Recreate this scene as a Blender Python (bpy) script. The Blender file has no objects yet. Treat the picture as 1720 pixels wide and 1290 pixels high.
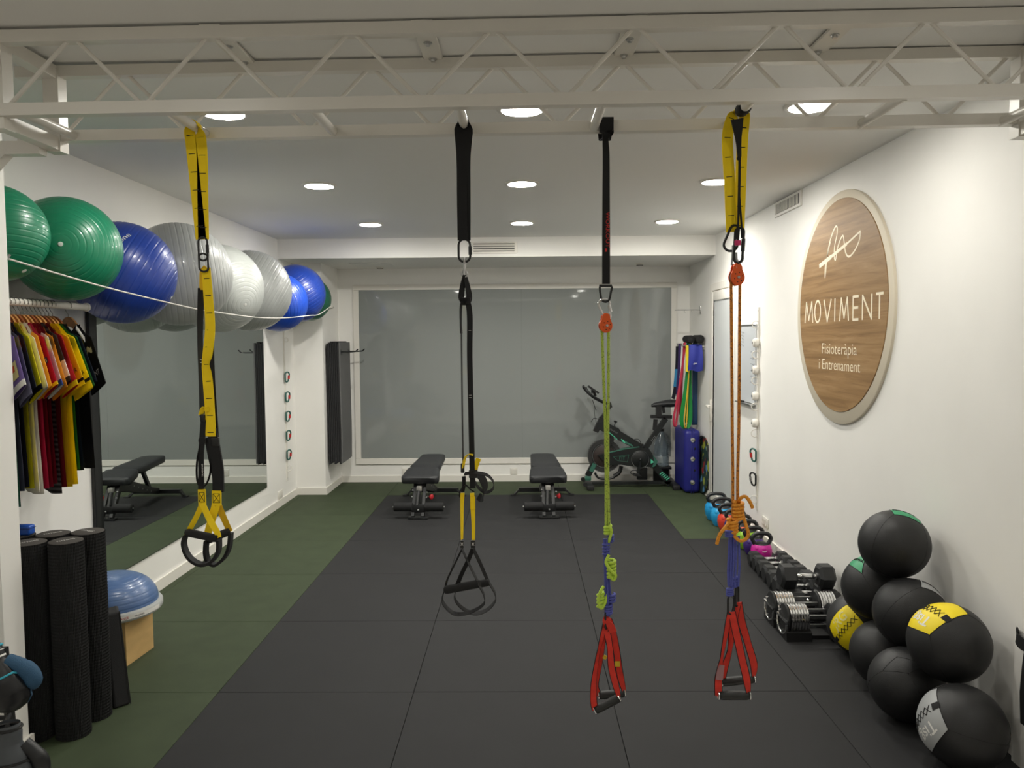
import bpy, bmesh, math, random
from mathutils import Vector as V, Matrix, Euler, Quaternion
random.seed(7)
SC = bpy.context.scene
COL = SC.collection
pi = math.pi

# ------------------------------------------------------------------ camera, world, exposure
CAM_R = [(0.99989312, 0.01229603, -0.00790934), (-0.00718458, -0.05790889, -0.99829602), (-0.0127331, 0.99824615, -0.05781436)]
CAM_C = V((0, 0, 1.78939357))
F = 1303.17461
cam = bpy.data.objects.new('camera', bpy.data.cameras.new('camera'))
COL.objects.link(cam)
r_, d_, f_ = [V(r) for r in CAM_R]
m3 = Matrix((r_, -d_, -f_)).transposed()
cam.matrix_world = Matrix.Translation(CAM_C) @ m3.to_4x4()
cam.data.sensor_width = 36
cam.data.lens = F / 1720 * 36
cam.data.clip_start = 0.05
SC.camera = cam
w = bpy.data.worlds.new('world'); SC.world = w; w.use_nodes = True
w.node_tree.nodes['Background'].inputs[0].default_value = (0.9, 0.93, 1, 1)
w.node_tree.nodes['Background'].inputs[1].default_value = 0.15
SC.view_settings.view_transform = 'Standard'
SC.view_settings.look = 'None'
SC.view_settings.gamma = 1
SC.view_settings.use_curve_mapping = False
SC.view_settings.exposure = 0.44
LAMP = 95.0
LAMP_MID, LAMP_BACK = 1.3, 2.6   # the rows deeper in the room burn brighter
LAMP_FILL = 50.0  # unseen lamps added in the front room as frontal fill
LAMP_COL = (1.0, 0.972, 0.895)

# ------------------------------------------------------------------ helpers
def ray(u, v):
    return r_ * ((u - 860) / F) + d_ * ((v - 645) / F) + f_
def at(u, v, y):            # point of a sketch taken at depth y
    d = ray(u, v); return CAM_C + d * ((y - CAM_C.y) / d.y)
def onx(u, v, x):
    d = ray(u, v); return CAM_C + d * ((x - CAM_C.x) / d.x)
def onz(u, v, z):
    d = ray(u, v); return CAM_C + d * ((z - CAM_C.z) / d.z)

def lin(c):
    return tuple((x / 12.92 if x <= 0.04045 else ((x + 0.055) / 1.055) ** 2.4) for x in [k / 255 for k in c])
MATS = {}
def mat(name, col, rough=0.5, metal=0.0, spec=0.5, var=0.0, vscale=8.0, bump=0.0, bscale=200.0, coat=0.0, emit=0.0, trans=0.0, rv=0.0, stretch=None):
    """col is sRGB 0-255; var = colour variation by noise; bump = fine relief."""
    if name in MATS: return MATS[name]
    m = bpy.data.materials.new(name); m.use_nodes = True
    nt = m.node_tree; p = nt.nodes['Principled BSDF']
    c = lin(col) + (1,)
    p.inputs['Base Color'].default_value = c
    p.inputs['Roughness'].default_value = rough
    p.inputs['Metallic'].default_value = metal
    p.inputs['Specular IOR Level'].default_value = spec
    p.inputs['Coat Weight'].default_value = coat
    p.inputs['Transmission Weight'].default_value = trans
    tc = nt.nodes.new('ShaderNodeTexCoord')
    src = tc.outputs['Object']
    if stretch:
        mp = nt.nodes.new('ShaderNodeMapping'); mp.inputs['Scale'].default_value = stretch
        nt.links.new(src, mp.inputs[0]); src = mp.outputs[0]
    if var or rv:
        n = nt.nodes.new('ShaderNodeTexNoise'); n.inputs['Scale'].default_value = vscale; n.inputs['Detail'].default_value = 5
        nt.links.new(src, n.inputs['Vector'])
        if var:
            r = nt.nodes.new('ShaderNodeValToRGB')
            r.color_ramp.elements[0].position = 0.3; r.color_ramp.elements[1].position = 0.7
            r.color_ramp.elements[0].color = tuple(x * (1 - var) for x in c[:3]) + (1,)
            r.color_ramp.elements[1].color = tuple(min(1, x * (1 + var)) for x in c[:3]) + (1,)
            nt.links.new(n.outputs['Fac'], r.inputs[0]); nt.links.new(r.outputs[0], p.inputs['Base Color'])
        if rv:
            mr = nt.nodes.new('ShaderNodeMapRange'); mr.inputs[3].default_value = rough - rv; mr.inputs[4].default_value = rough + rv
            nt.links.new(n.outputs['Fac'], mr.inputs[0]); nt.links.new(mr.outputs[0], p.inputs['Roughness'])
    if bump:
        n2 = nt.nodes.new('ShaderNodeTexNoise'); n2.inputs['Scale'].default_value = bscale; n2.inputs['Detail'].default_value = 3
        nt.links.new(src, n2.inputs['Vector'])
        b = nt.nodes.new('ShaderNodeBump'); b.inputs['Strength'].default_value = bump; b.inputs['Distance'].default_value = 0.002
        nt.links.new(n2.outputs['Fac'], b.inputs['Height']); nt.links.new(b.outputs[0], p.inputs['Normal'])
    if emit:
        p.inputs['Emission Color'].default_value = LAMP_COL + (1,)
        p.inputs['Emission Strength'].default_value = emit
    MATS[name] = m
    return m

def fleck(name, col, col2, scale, thr, rough=0.7):
    """rope / woven sheath: flecks of a second yarn colour"""
    if name in MATS: return MATS[name]
    m = mat(name, col, rough)
    nt = m.node_tree; p = nt.nodes['Principled BSDF']
    tc = nt.nodes.new('ShaderNodeTexCoord'); vo = nt.nodes.new('ShaderNodeTexNoise')
    vo.inputs['Scale'].default_value = scale; vo.inputs['Detail'].default_value = 1
    mp = nt.nodes.new('ShaderNodeMapping'); mp.inputs['Scale'].default_value = (1, 1, 0.45)
    nt.links.new(tc.outputs['Object'], mp.inputs[0]); nt.links.new(mp.outputs[0], vo.inputs['Vector'])
    r = nt.nodes.new('ShaderNodeValToRGB'); r.color_ramp.interpolation = 'CONSTANT'
    r.color_ramp.elements[0].color = lin(col) + (1,); r.color_ramp.elements[1].color = lin(col2) + (1,); r.color_ramp.elements[1].position = thr
    nt.links.new(vo.outputs['Fac'], r.inputs[0]); nt.links.new(r.outputs[0], p.inputs['Base Color'])
    return m

class B:
    """collects shapes into one mesh"""
    def __init__(s): s.v = []; s.f = []; s.sm = []
    def add(s, vs, fs, smooth=True):
        o = len(s.v); s.v += [V(x) for x in vs]; s.f += [tuple(i + o for i in f) for f in fs]; s.sm += [smooth] * len(fs); return s
    def box(s, c, d, rot=None, bev=0.0, seg=2):
        c = V(c); h = V(d) / 2
        bm = bmesh.new(); bmesh.ops.create_cube(bm, size=2)
        for v in bm.verts: v.co = V((v.co.x * h.x, v.co.y * h.y, v.co.z * h.z))
        if bev: bmesh.ops.bevel(bm, geom=bm.edges[:], offset=bev, segments=seg, affect='EDGES', profile=0.5)
        R = (Euler(rot).to_matrix() if not isinstance(rot, Matrix) else rot) if rot is not None else Matrix.Identity(3)
        bm.verts.index_update()
        s.add([c + R @ v.co for v in bm.verts], [tuple(v.index for v in f.verts) for f in bm.faces], bool(bev)); bm.free(); return s
    def bar(s, a, b, wd, ht, side=None):
        """rectangular bar from a to b"""
        a, b = V(a), V(b); t = (b - a).normalized()
        sd = V(side) if side else (V((0, 0, 1)).cross(t) if abs(t.z) < .99 else V((1, 0, 0)))
        sd = (sd - t * sd.dot(t)).normalized(); n = t.cross(sd)
        vs = [p + sd * (x * wd / 2) + n * (y * ht / 2) for p in (a, b) for x, y in ((-1, -1), (1, -1), (1, 1), (-1, 1))]
        return s.add(vs, [(3, 2, 1, 0), (4, 5, 6, 7), (0, 1, 5, 4), (1, 2, 6, 5), (2, 3, 7, 6), (3, 0, 4, 7)], False)
    def tube(s, pts, r, n=8, closed=False, caps=True, flat=None):
        P = [V(p) for p in pts]; k = len(P)
        R = r if isinstance(r, (list, tuple)) else [r] * k
        T = []
        for i in range(k):
            a = P[(i - 1) % k] if (closed or i > 0) else P[i]; b = P[(i + 1) % k] if (closed or i < k - 1) else P[i]
            t = b - a; T.append(t.normalized() if t.length > 1e-9 else V((0, 0, 1)))
        u = T[0].orthogonal().normalized(); vs = []
        if flat is not None:
            u = V(flat) - T[0] * V(flat).dot(T[0]); u.normalize()
        for i in range(k):
            u = (u - T[i] * u.dot(T[i]))
            if u.length < 1e-6: u = T[i].orthogonal()
            u.normalize(); w_ = T[i].cross(u)
            for j in range(n):
                a = 2 * pi * j / n
                vs.append(P[i] + (u * math.cos(a) + w_ * math.sin(a)) * R[i])
        fs = []
        for i in range(k if closed else k - 1):
            i2 = (i + 1) % k
            for j in range(n):
                j2 = (j + 1) % n; fs.append((i * n + j, i * n + j2, i2 * n + j2, i2 * n + j))
        if caps and not closed:
            fs.append(tuple(range(n - 1, -1, -1))); fs.append(tuple((k - 1) * n + j for j in range(n)))
        return s.add(vs, fs)
    def cyl(s, a, b, r, n=16, r2=None): return s.tube([a, b], [r, r if r2 is None else r2], n)
    def ribbon(s, pts, side, wd, th):
        """flat strap along pts; side = width direction (one or per point)"""
        P = [V(p) for p in pts]; k = len(P)
        S = [V(x) for x in side] if isinstance(side, list) else [V(side)] * k
        W = wd if isinstance(wd, list) else [wd] * k
        vs = []; fr = []
        for i in range(k):
            t = (P[min(i + 1, k - 1)] - P[max(i - 1, 0)]).normalized()
            u = S[i] - t * S[i].dot(t)
            if u.length < 1e-6: u = t.orthogonal()
            u.normalize(); n = t.cross(u); fr.append((P[i], t, u, n, W[i]))
            for x, y in ((-1, -1), (1, -1), (1, 1), (-1, 1)): vs.append(P[i] + u * (x * W[i] / 2) + n * (y * th / 2))
        fs = [(3, 2, 1, 0), tuple((k - 1) * 4 + j for j in range(4))]
        for i in range(k - 1):
            for j in range(4):
                j2 = (j + 1) % 4; fs.append((i * 4 + j, i * 4 + j2, i * 4 + 4 + j2, i * 4 + 4 + j))
        s.add(vs, fs); return fr
    def prism(s, poly, o, u, v, depth, smooth=False):
        """polygon in plane o + a*u + b*v, extruded by depth along u x v (centred)"""
        o, u, v = V(o), V(u), V(v); n = u.cross(v).normalized(); k = len(poly)
        lo = [o + u * a + v * b - n * (depth / 2) for a, b in poly]; hi = [p + n * depth for p in lo]
        ar = sum(poly[i][0] * poly[(i + 1) % k][1] - poly[(i + 1) % k][0] * poly[i][1] for i in range(k))
        fs = [tuple(range(k - 1, -1, -1)), tuple(range(k, 2 * k))] + [(i, (i + 1) % k, k + (i + 1) % k, k + i) for i in range(k)]
        if ar < 0: fs = [f[::-1] for f in fs]
        return s.add(lo + hi, fs, smooth)
    def lathe(s, prof, o, ax=(0, 0, 1), n=24, ref=None):
        o, ax = V(o), V(ax).normalized(); u = ax.orthogonal().normalized() if ref is None else (V(ref) - ax * V(ref).dot(ax)).normalized(); w_ = ax.cross(u)
        vs = []; k = len(prof); fs = []
        for r, h in prof:
            for j in range(n):
                a = 2 * pi * j / n; vs.append(o + ax * h + (u * math.cos(a) + w_ * math.sin(a)) * r)
        for i in range(k - 1):
            for j in range(n):
                j2 = (j + 1) % n; fs.append((i * n + j, i * n + j2, (i + 1) * n + j2, (i + 1) * n + j))
        cl = prof[0] == prof[-1]
        if prof[0][0] > 1e-6 and not cl: fs.append(tuple(range(n - 1, -1, -1)))
        if prof[-1][0] > 1e-6 and not cl: fs.append(tuple((k - 1) * n + j for j in range(n)))
        return s.add(vs, fs)
    def ball(s, c, r, n=24, sc=(1, 1, 1), rot=None):
        c = V(c); k = n // 2; R = Euler(rot).to_matrix() if rot else Matrix.Identity(3)
        b = B(); b.lathe([(math.sin(pi * i / k) * r, -math.cos(pi * i / k) * r) for i in range(k + 1)], (0, 0, 0), (0, 0, 1), n)
        return s.add([c + R @ V((p.x * sc[0], p.y * sc[1], p.z * sc[2])) for p in b.v], b.f)
    def grid(s, fn, nu, nv, smooth=True, flip=False):
        vs = [fn(i / nu, j / nv) for i in range(nu + 1) for j in range(nv + 1)]
        fs = []
        for i in range(nu):
            for j in range(nv):
                a = i * (nv + 1) + j; q = (a, a + nv + 1, a + nv + 2, a + 1); fs.append(q[::-1] if flip else q)
        return s.add(vs, fs, smooth)

def root_loc(o):
    t = V((0, 0, 0))
    while o is not None: t += o.location; o = o.parent
    return t
def obj(name, b, m, parent=None, loc=(0, 0, 0), ang=40, kind=None):
    """link the shapes as ONE mesh object; coordinates are world coordinates"""
    base = root_loc(parent) + V(loc)
    me = bpy.data.meshes.new(name)
    me.from_pydata([tuple(v - base) for v in b.v], [], b.f)
    me.polygons.foreach_set('use_smooth', b.sm)
    bm = bmesh.new(); bm.from_mesh(me)
    bmesh.ops.remove_doubles(bm, verts=bm.verts, dist=1e-6)
    bmesh.ops.recalc_face_normals(bm, faces=bm.faces); bm.to_mesh(me); bm.free()
    me.set_sharp_from_angle(angle=math.radians(ang))
    if m: me.materials.append(m)
    o = bpy.data.objects.new(name, me); COL.objects.link(o); o.location = loc
    if parent: o.parent = parent
    if kind: o['kind'] = kind
    return o
def tag(o, label, cat, group=None):
    o['label'] = label; o['category'] = cat
    if group: o['group'] = group
    return o
def thing(name, label, cat, loc=(0, 0, 0), group=None):
    o = bpy.data.objects.new(name, None); COL.objects.link(o); o.location = loc; o.empty_display_size = .05
    return tag(o, label, cat, group)
def single(name, b, m, label, cat, loc, group=None, ang=40):
    return tag(obj(name, b, m, None, loc, ang), label, cat, group)
def struct(name, b, m, parent=None, ang=40):
    o = obj(name, b, m, parent, (0, 0, 0), ang)
    if parent is None: o['kind'] = 'structure'
    return o
def kids(o): return [c for c in COL.objects if c.parent == o]
def dup(root, loc, rotz=None, label=None):
    def cp(o, par):
        c = o.copy(); COL.objects.link(c); c.parent = par
        for ch in kids(o): cp(ch, c)
        return c
    c = cp(root, None); c.location = loc
    if rotz is not None: c.rotation_euler = (0, 0, rotz)
    if label: c['label'] = label
    return c

FONTCACHE = {}
def text2d(s, thin=0.0):
    """flat letters: (points, faces) with height of capital = 1, centred"""
    key = (s, thin)
    if key in FONTCACHE: return FONTCACHE[key]
    cu = bpy.data.curves.new('t', 'FONT'); cu.body = s; cu.size = 1.4; cu.offset = thin; cu.resolution_u = 3
    o = bpy.data.objects.new('t', cu); COL.objects.link(o)
    me = bpy.data.meshes.new_from_object(o.evaluated_get(bpy.context.evaluated_depsgraph_get()))
    vs = [(v.co.x, v.co.y) for v in me.vertices]; fs = [tuple(p.vertices) for p in me.polygons]
    bpy.data.objects.remove(o); bpy.data.curves.remove(cu); bpy.data.meshes.remove(me)
    x0 = min(v[0] for v in vs); x1 = max(v[0] for v in vs); cy = .5
    FONTCACHE[key] = ([(v[0] - (x0 + x1) / 2, v[1] - cy) for v in vs], fs, x1 - x0)
    return FONTCACHE[key]
def text_on(b, s, fn, height, width=None, thin=0.0):
    """write s through fn(x, y) -> world point; height of capitals, total width"""
    vs, fs, tw = text2d(s, thin)
    k = (width / tw) if width else height
    return b.add([fn(x * k, y * height) for x, y in vs], fs, False)
def plane_fn(o, u, v):
    o, u, v = V(o), V(u).normalized(), V(v).normalized()
    return lambda x, y: o + u * x + v * y
STROKES = [0]
def stroke(b, pts, wd, fn, lift=(0, 0, 0)):
    """constant-width strip along a 2-D polyline, drawn through fn; each strip a hair above the one before"""
    n = len(pts); L, R = [], []; closed = math.hypot(pts[0][0] - pts[-1][0], pts[0][1] - pts[-1][1]) < 1e-9 and n > 3
    STROKES[0] += 1; up = V(lift) * (STROKES[0] % 60)
    def dirn(p, q): d = math.hypot(q[0] - p[0], q[1] - p[1]) or 1e-9; return (q[0] - p[0]) / d, (q[1] - p[1]) / d
    for i in range(n):
        d0 = dirn(pts[i - 1], pts[i]) if i > 0 else (dirn(pts[-2], pts[0]) if closed else dirn(pts[0], pts[1]))
        d1 = dirn(pts[i], pts[i + 1]) if i < n - 1 else (dirn(pts[0], pts[1]) if closed else d0)
        nx, ny = -(d0[1] + d1[1]), d0[0] + d1[0]; k = math.hypot(nx, ny)
        if k < .35: nx, ny, k = -d1[1], d1[0], 1
        s = wd / 2 / k * min(1.6, 2 / max(k, .6)); ex = 0 if closed else (wd * .3 if i == n - 1 else (-wd * .3 if i == 0 else 0)); x, y = pts[i][0] + d1[0] * ex, pts[i][1] + d1[1] * ex
        L.append(fn(x + nx * s, y + ny * s) + up); R.append(fn(x - nx * s, y - ny * s) + up)
    b.add(L + R, [(i, n + i, n + i + 1, i + 1) for i in range(n - 1)], False)
def spline(pts, n=8):
    """Catmull-Rom through 3-D points"""
    P = [V(p) for p in pts]; out = []
    for i in range(len(P) - 1):
        a, b, c, d = P[max(i - 1, 0)], P[i], P[i + 1], P[min(i + 2, len(P) - 1)]
        for j in range(n):
            t = j / n
            out.append(.5 * ((2 * b) + (c - a) * t + (2 * a - 5 * b + 4 * c - d) * t * t + (3 * b - a - 3 * c + d) * t ** 3))
    out.append(P[-1]); return out
def lerp_list(ks, n):
    """resample a list of vectors/numbers to n entries"""
    out = []
    for i in range(n):
        x = i / (n - 1) * (len(ks) - 1); j = min(int(x), len(ks) - 2); t = x - j
        out.append(ks[j] * (1 - t) + ks[j + 1] * t)
    return out
def strap(b, pts, sides, wds, th=0.002, n=6):
    S = spline(pts, n); k = len(S)
    sd = lerp_list([V(x) for x in sides], k) if isinstance(sides, list) else V(sides)
    wd = lerp_list(list(wds), k) if isinstance(wds, (list, tuple)) else wds
    return b.ribbon(S, sd if isinstance(sd, list) else [sd] * k, wd, th)
def marks(b, fr, step, frac=.75, th=.0032, first=.03, tall=.003):
    """cross stitches along a strap"""
    d = 0; nxt = first
    for i in range(1, len(fr)):
        p0, p1 = fr[i - 1][0], fr[i][0]; L = (p1 - p0).length
        while d + L > nxt:
            t = (nxt - d) / L; p = p0.lerp(p1, t); T, u, n, W = fr[i][1], fr[i][2], fr[i][3], fr[i][4]
            R = Matrix((u, T, n)).transposed(); b.box(p, (W * frac, tall, th), R); nxt += step
        d += L
def stadium(c, up, side, h, wd, n=8, skew=0.0):
    """closed carabiner outline"""
    c, up, side = V(c), V(up).normalized(), V(side).normalized(); r = wd / 2; pts = []
    for i in range(n + 1):
        a = pi * i / n; pts.append(c + up * (h / 2 - r + math.sin(a) * r) + side * (math.cos(a) * r * (1 + skew)))
    for i in range(n + 1):
        a = pi + pi * i / n; pts.append(c - up * (h / 2 - r - math.sin(a) * r) + side * (math.cos(a) * r * (1 - skew)))
    return pts
def carabiner(name, parent, c, up, side, h, wd, r, m, gate=None, skew=0.0):
    b = B(); b.tube(stadium(c, up, side, h, wd, skew=skew), r, 8, closed=True)
    o = obj(name, b, m, parent)
    if gate:
        g = B(); c, u, sd = V(c), V(up).normalized(), V(side).normalized()
        g.cyl(c + sd * (wd / 2) - u * h * .18, c + sd * (wd / 2) + u * h * .18, r * 1.45, 10)
        obj('gate', g, gate, o)
    return o
def coil(c, axis, R, pitch, turns, r0=0.0, n=14, squash=1.0, ref=None):
    c, ax = V(c), V(axis).normalized(); u = ax.orthogonal().normalized() if ref is None else V(ref); w_ = ax.cross(u); out = []
    for i in range(int(turns * n) + 1):
        a = 2 * pi * i / n + r0; out.append(c + ax * (pitch * (i / n - turns / 2)) + (u * math.cos(a) + w_ * math.sin(a) * squash) * R)
    return out

# ------------------------------------------------------------------ room
XL, XR, YB, ZC = -2.63, 2.09, 9.70, 2.885
WALL = mat('white_wall_paint', (240, 238, 233), .55, var=.03, vscale=1.5, bump=.05, bscale=300)
CEIL = mat('ceiling_paint', (236, 235, 231), .8, bump=.04, bscale=200)
TRIM = mat('white_trim', (232, 228, 220), .4)
WHITE = mat('white_enamel', (226, 222, 213), .35, var=.02, vscale=6)
STEEL = mat('steel', (200, 200, 200), .28, 1)
CHROME = mat('chrome', (225, 225, 225), .12, 1)
BLACKM = mat('black_metal', (24, 25, 26), .42, 0, .5)
BLACKP = mat('black_plastic', (17, 17, 18), .45)
RUBBER = mat('black_rubber', (27, 27, 28), .62, bump=.2, bscale=400)
FOAM = mat('black_foam', (22, 22, 23), .85, bump=.5, bscale=500)
WEB = mat('black_webbing', (15, 15, 17), .8, bump=.3, bscale=900)
YEL = mat('yellow_webbing', (252, 216, 4), .75, var=.03, vscale=30, bump=.25, bscale=900)
RED = mat('red_webbing', (204, 46, 30), .7, var=.12, vscale=40, bump=.25, bscale=900)
MATBLK = mat('black_rubber_tile', (40, 40, 41), .7, spec=.25, var=.16, vscale=5, bump=.25, bscale=600, rv=.06)
MATGRN = mat('green_rubber_tile', (60, 70, 49), .7, spec=.25, var=.10, vscale=6, bump=.3, bscale=500)
UNDER = mat('dark_subfloor', (30, 30, 30), .9)
STITCH = mat('black_stitching', (20, 18, 14), .8)
WHITEPR = mat('white_print', (235, 233, 228), .6)

b = B(); b.box((0, 3.1, -.06), (11, 14, .09)); FLOOR = struct('floor', b, UNDER)
# rubber tiles, 1 m grid; thin joints stay open
TX, TY = -1.562, 3.846
def tile(name, x0, x1, y0, y1, m):
    g = .001; b = B(); b.box(((x0 + x1) / 2, (y0 + y1) / 2, -.0075), (x1 - x0 - 2 * g, y1 - y0 - 2 * g, .015), bev=.0018, seg=1)
    return obj(name, b, m, FLOOR)
ys = [TY - 1] + [TY + i for i in range(6)]
proto = None
for i in range(6):
    y0, y1 = ys[i], ys[i + 1]
    for k in range(3):
        if proto is None:
            proto = obj('black_tile', B().box((0, 0, -.0075), (.998, .998, .015), bev=.0018, seg=1), MATBLK, FLOOR); o = proto
        else:
            o = proto.copy(); COL.objects.link(o)
        o.location = (TX + k + .5, y0 + .5, 0)
    if y1 <= TY + 3.01: tile('black_tile', TX + 3, XR if y0 > 2.9 else 2.6, y0, y1, MATBLK)
    else: tile('green_tile', TX + 3, XR, y0, y1, MATGRN)
    tile('green_tile', -2.562, TX, y0, y1, MATGRN); tile('green_tile', XL - (1 if y0 < 3 else 0), -2.562, y0, y1, MATGRN)
for x0, x1 in [(XL, -2.562), (-2.562, TX), (TX, TX + 1), (TX + 1, TX + 2), (TX + 2, TX + 3), (TX + 3, XR)]:
    tile('green_tile', x0, x1, TY + 5, YB, MATGRN)
tile('bounce_floor_board', -5.4, 5.4, -3.9, TY - 1, mat('pale_bounce_floor', (192, 188, 182), .5, var=.1, vscale=3))  # out-of-view floor, made pale to bounce light up at the truss fronts
# walls
def wall(name, x0, x1, y0, y1, z0=-.1, z1=ZC, m=WALL):
    b = B(); b.box(((x0 + x1) / 2, (y0 + y1) / 2, (z0 + z1) / 2), (x1 - x0, y1 - y0, z1 - z0)); return struct(name, b, m)
wall('wall_left', XL - .15, XL, 3.27, YB + .15)
wall('wall_right', XR, XR + .15, 3.2, YB + .15)
wall('wall_back', XL, XR, YB, YB + .15)
wall('wall_pillar', XL, -2.29, 8.92, YB)
wall('wall_left_jamb', -5.5, -2.165, 3.14, 3.27)
wall('wall_right_jamb', 2.052, 5.5, 3.06, 3.20)
wall('wall_front', -5.5, 5.5, -3.95, -3.8)
wall('wall_front_left', -5.65, -5.5, -3.95, 3.27)
wall('wall_front_right', 5.5, 5.65, -3.95, 3.27)
wall('ceiling', -5.6, 5.6, -3.95, YB + .1, ZC, ZC + .12, CEIL)
bm_ = wall('trim_1', XL, XR, 8.42, YB, 2.675, ZC, WALL)          # dropped beam over the back bay
# flush access panel and small fittings in the beam's underside
b = B(); b.box((-1.75, 9.18, 2.672), (.46, .46, .006), bev=.002, seg=1); obj('access_panel', b, CEIL, bm_)
# baseboards
def base(name, a, c):
    b = B(); a, c = V(a), V(c); d = (c - a).normalized(); n = V((-d.y, d.x, 0))
    b.bar(a + n * .007 + V((0, 0, .04)), c + n * .007 + V((0, 0, .04)), .014, .08); struct(name, b, TRIM)
base('baseboard_left', (XL, 8.92, 0), (XL, 3.27, 0)); base('baseboard_back', (XR, YB, 0), (-2.29, YB, 0))
base('baseboard_pillar', (-2.275, 8.92, 0), (XL, 8.92, 0)); base('baseboard_pillar_side', (-2.29, YB, 0), (-2.29, 8.92, 0))
base('baseboard_jamb_left', (-2.165, 3.285, 0), (-2.165, 3.125, 0)); base('baseboard_right', (XR, 3.2, 0), (XR, 7.47, 0))
base('baseboard_right_back', (XR, 8.56, 0), (XR, YB, 0)); base('baseboard_jamb_front', (-2.165, 3.14, 0), (-4, 3.14, 0))

# big grey glass panels in a white frame on the back wall
GLASS = mat('grey_back_painted_glass', (142, 146, 144), .035, spec=.6)
b = B()
for x0, x1, z0, z1 in [(-2.10, 1.93, 2.41, 2.475), (-2.10, 1.93, .225, .30), (-2.10, -2.03, .30, 2.41), (1.86, 1.93, .30, 2.41)]:
    b.box(((x0 + x1) / 2, YB - .009, (z0 + z1) / 2), (x1 - x0, .018, z1 - z0), bev=.003, seg=1)
WIN = struct('window_1', b, TRIM)
for x0, x1 in [(-2.03, -.0004), (.0004, 1.86)]:
    if x0 < -1: obj('pane_joint', B().box((0, YB - .003, 1.355), (.02, .005, 2.11)), BLACKP, WIN)
    b = B(); b.box(((x0 + x1) / 2, YB - .006, 1.355), (x1 - x0, .011, 2.11)); obj('glass_pane', b, GLASS, WIN)

# door with frosted glass in the right wall
FROST = mat('frosted_glass', (205, 208, 208), .35, spec=.4)
b = B()
for y0, y1, z0, z1 in [(8.48, 8.56, 0, 2.37), (7.47, 7.55, 0, 2.37), (7.55, 8.48, 2.29, 2.37)]:
    b.box((XR - .012, (y0 + y1) / 2, (z0 + z1) / 2), (.03, y1 - y0, z1 - z0), bev=.004, seg=1)
DOOR = struct('door_1', b, TRIM)
b = B()
for y0, y1, z0, z1 in [(8.37, 8.47, .01, 2.28), (7.56, 7.64, .01, 2.28), (7.64, 8.37, 2.18, 2.28), (7.64, 8.37, .01, .11)]:
    b.box((XR - .015, (y0 + y1) / 2, (z0 + z1) / 2), (.045, y1 - y0, z1 - z0), bev=.006, seg=2)
leaf = obj('door_leaf', b, TRIM, DOOR)
b = B(); b.box((XR - .012, 8.0, 1.145), (.02, .74, 2.08)); obj('door_glass', b, FROST, leaf)
b = B(); b.box((XR - .045, 8.42, 1.0), (.016, .035, .24), bev=.005); b.tube([(XR - .05, 8.42, 1.05), (XR - .09, 8.42, 1.05), (XR - .095, 8.40, 1.05), (XR - .095, 8.30, 1.045)], .011, 10)
obj('door_handle', b, WHITE, leaf)

# mirror on the left wall
MIRR = mat('mirror_silver', (222, 228, 225), .0, 1)
b = B(); b.box((XL + .006, 6.29, 1.24), (.010, 3.12, 1.90))
mir = tag(obj('wall_mirror', b, mat('mirror_edge', (20, 22, 22), .3), None, (XL, 6.29, .29)), 'large frameless wall mirror behind the clothes rail under the exercise balls', 'mirror')
b = B(); b.box((XL + .0118, 6.30, 1.24), (.002, 3.08, 1.89)); obj('mirror_face', b, MIRR, mir)
b = B(); b.box((XL + .012, 4.685, 1.24), (.022, .055, 1.90), bev=.003, seg=1); obj('edge_strip', b, BLACKM, mir)

# ventilation grilles
b = B(); b.box((-.29, 8.413, 2.772), (.50, .014, .125), bev=.004, seg=1)
g = tag(obj('air_grille', b, TRIM, None, (-.29, 8.42, 2.772)), 'white slotted air grille in the ceiling beam at the back', 'vent')
DARK = mat('dark_gap', (25, 25, 25), .9)
for k in range(4):
    z = 2.735 + k * .026
    obj('slot', B().box((-.29, 8.4065, z), (.44, .004, .007)), DARK, g); obj('slat', B().box((-.29, 8.404, z + .012), (.45, .01, .012), (.5, 0, 0)), TRIM, g)
b = B(); b.box((XR - .006, 6.15, 2.822), (.014, .60, .12), bev=.004, seg=1)
g = tag(obj('air_grille', b, TRIM, None, (XR, 6.15, 2.82)), 'white wall air grille with vertical slats near the round wooden sign', 'vent')
b = B(); b.box((XR - .0135, 6.15, 2.822), (.004, .53, .075)); obj('slot', b, DARK, g)
for k in range(20): obj('slat', B().box((XR - .016, 5.90 + k * .0263, 2.822), (.008, .007, .075)), TRIM, g)

# ceiling lights
LITS = {y: mat('lit_diffuser_' + n, (255, 250, 240), .5, emit=LAMP * k) for y, n, k in ((3.76, 'front', 1.0), (5.53, 'middle', LAMP_MID), (7.38, 'back', LAMP_BACK))}
rows = {3.76: 'front row', 5.53: 'middle row', 7.38: 'back row'}; cols = {-1.42: 'left', .01: 'centre', 1.375: 'right'}
def lamp(x, y, m, label, group):
    t = thing('ceiling_downlight', label, 'ceiling light', (x, y, ZC), group)
    b = B(); b.lathe([(.098, -.001), (.122, -.001), (.122, -.006), (.112, -.012), (.100, -.012), (.098, -.001)], (x, y, ZC), (0, 0, 1), 32); obj('trim_ring', b, TRIM, t)
    b = B(); b.lathe([(.0, -.019), (.035, -.018), (.065, -.0155), (.088, -.0115), (.098, -.008)], (x, y, ZC), (0, 0, 1), 32)
    obj('diffuser', b, m, t)
for y, rn in rows.items():
    for x, cn in cols.items():
        lamp(x, y, LITS[y], 'lit round ceiling light, %s one of the %s, %s' % (cn, rn, {'front row': 'seen through the white truss', 'middle row': 'above the middle of the floor', 'back row': 'nearest the ceiling beam'}[rn]), 'round ceiling lights')
LIT2 = mat('fill_diffuser', (255, 250, 240), .5, emit=LAMP_FILL)  # fill lamps added out of view to brighten surfaces facing the camera
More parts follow.
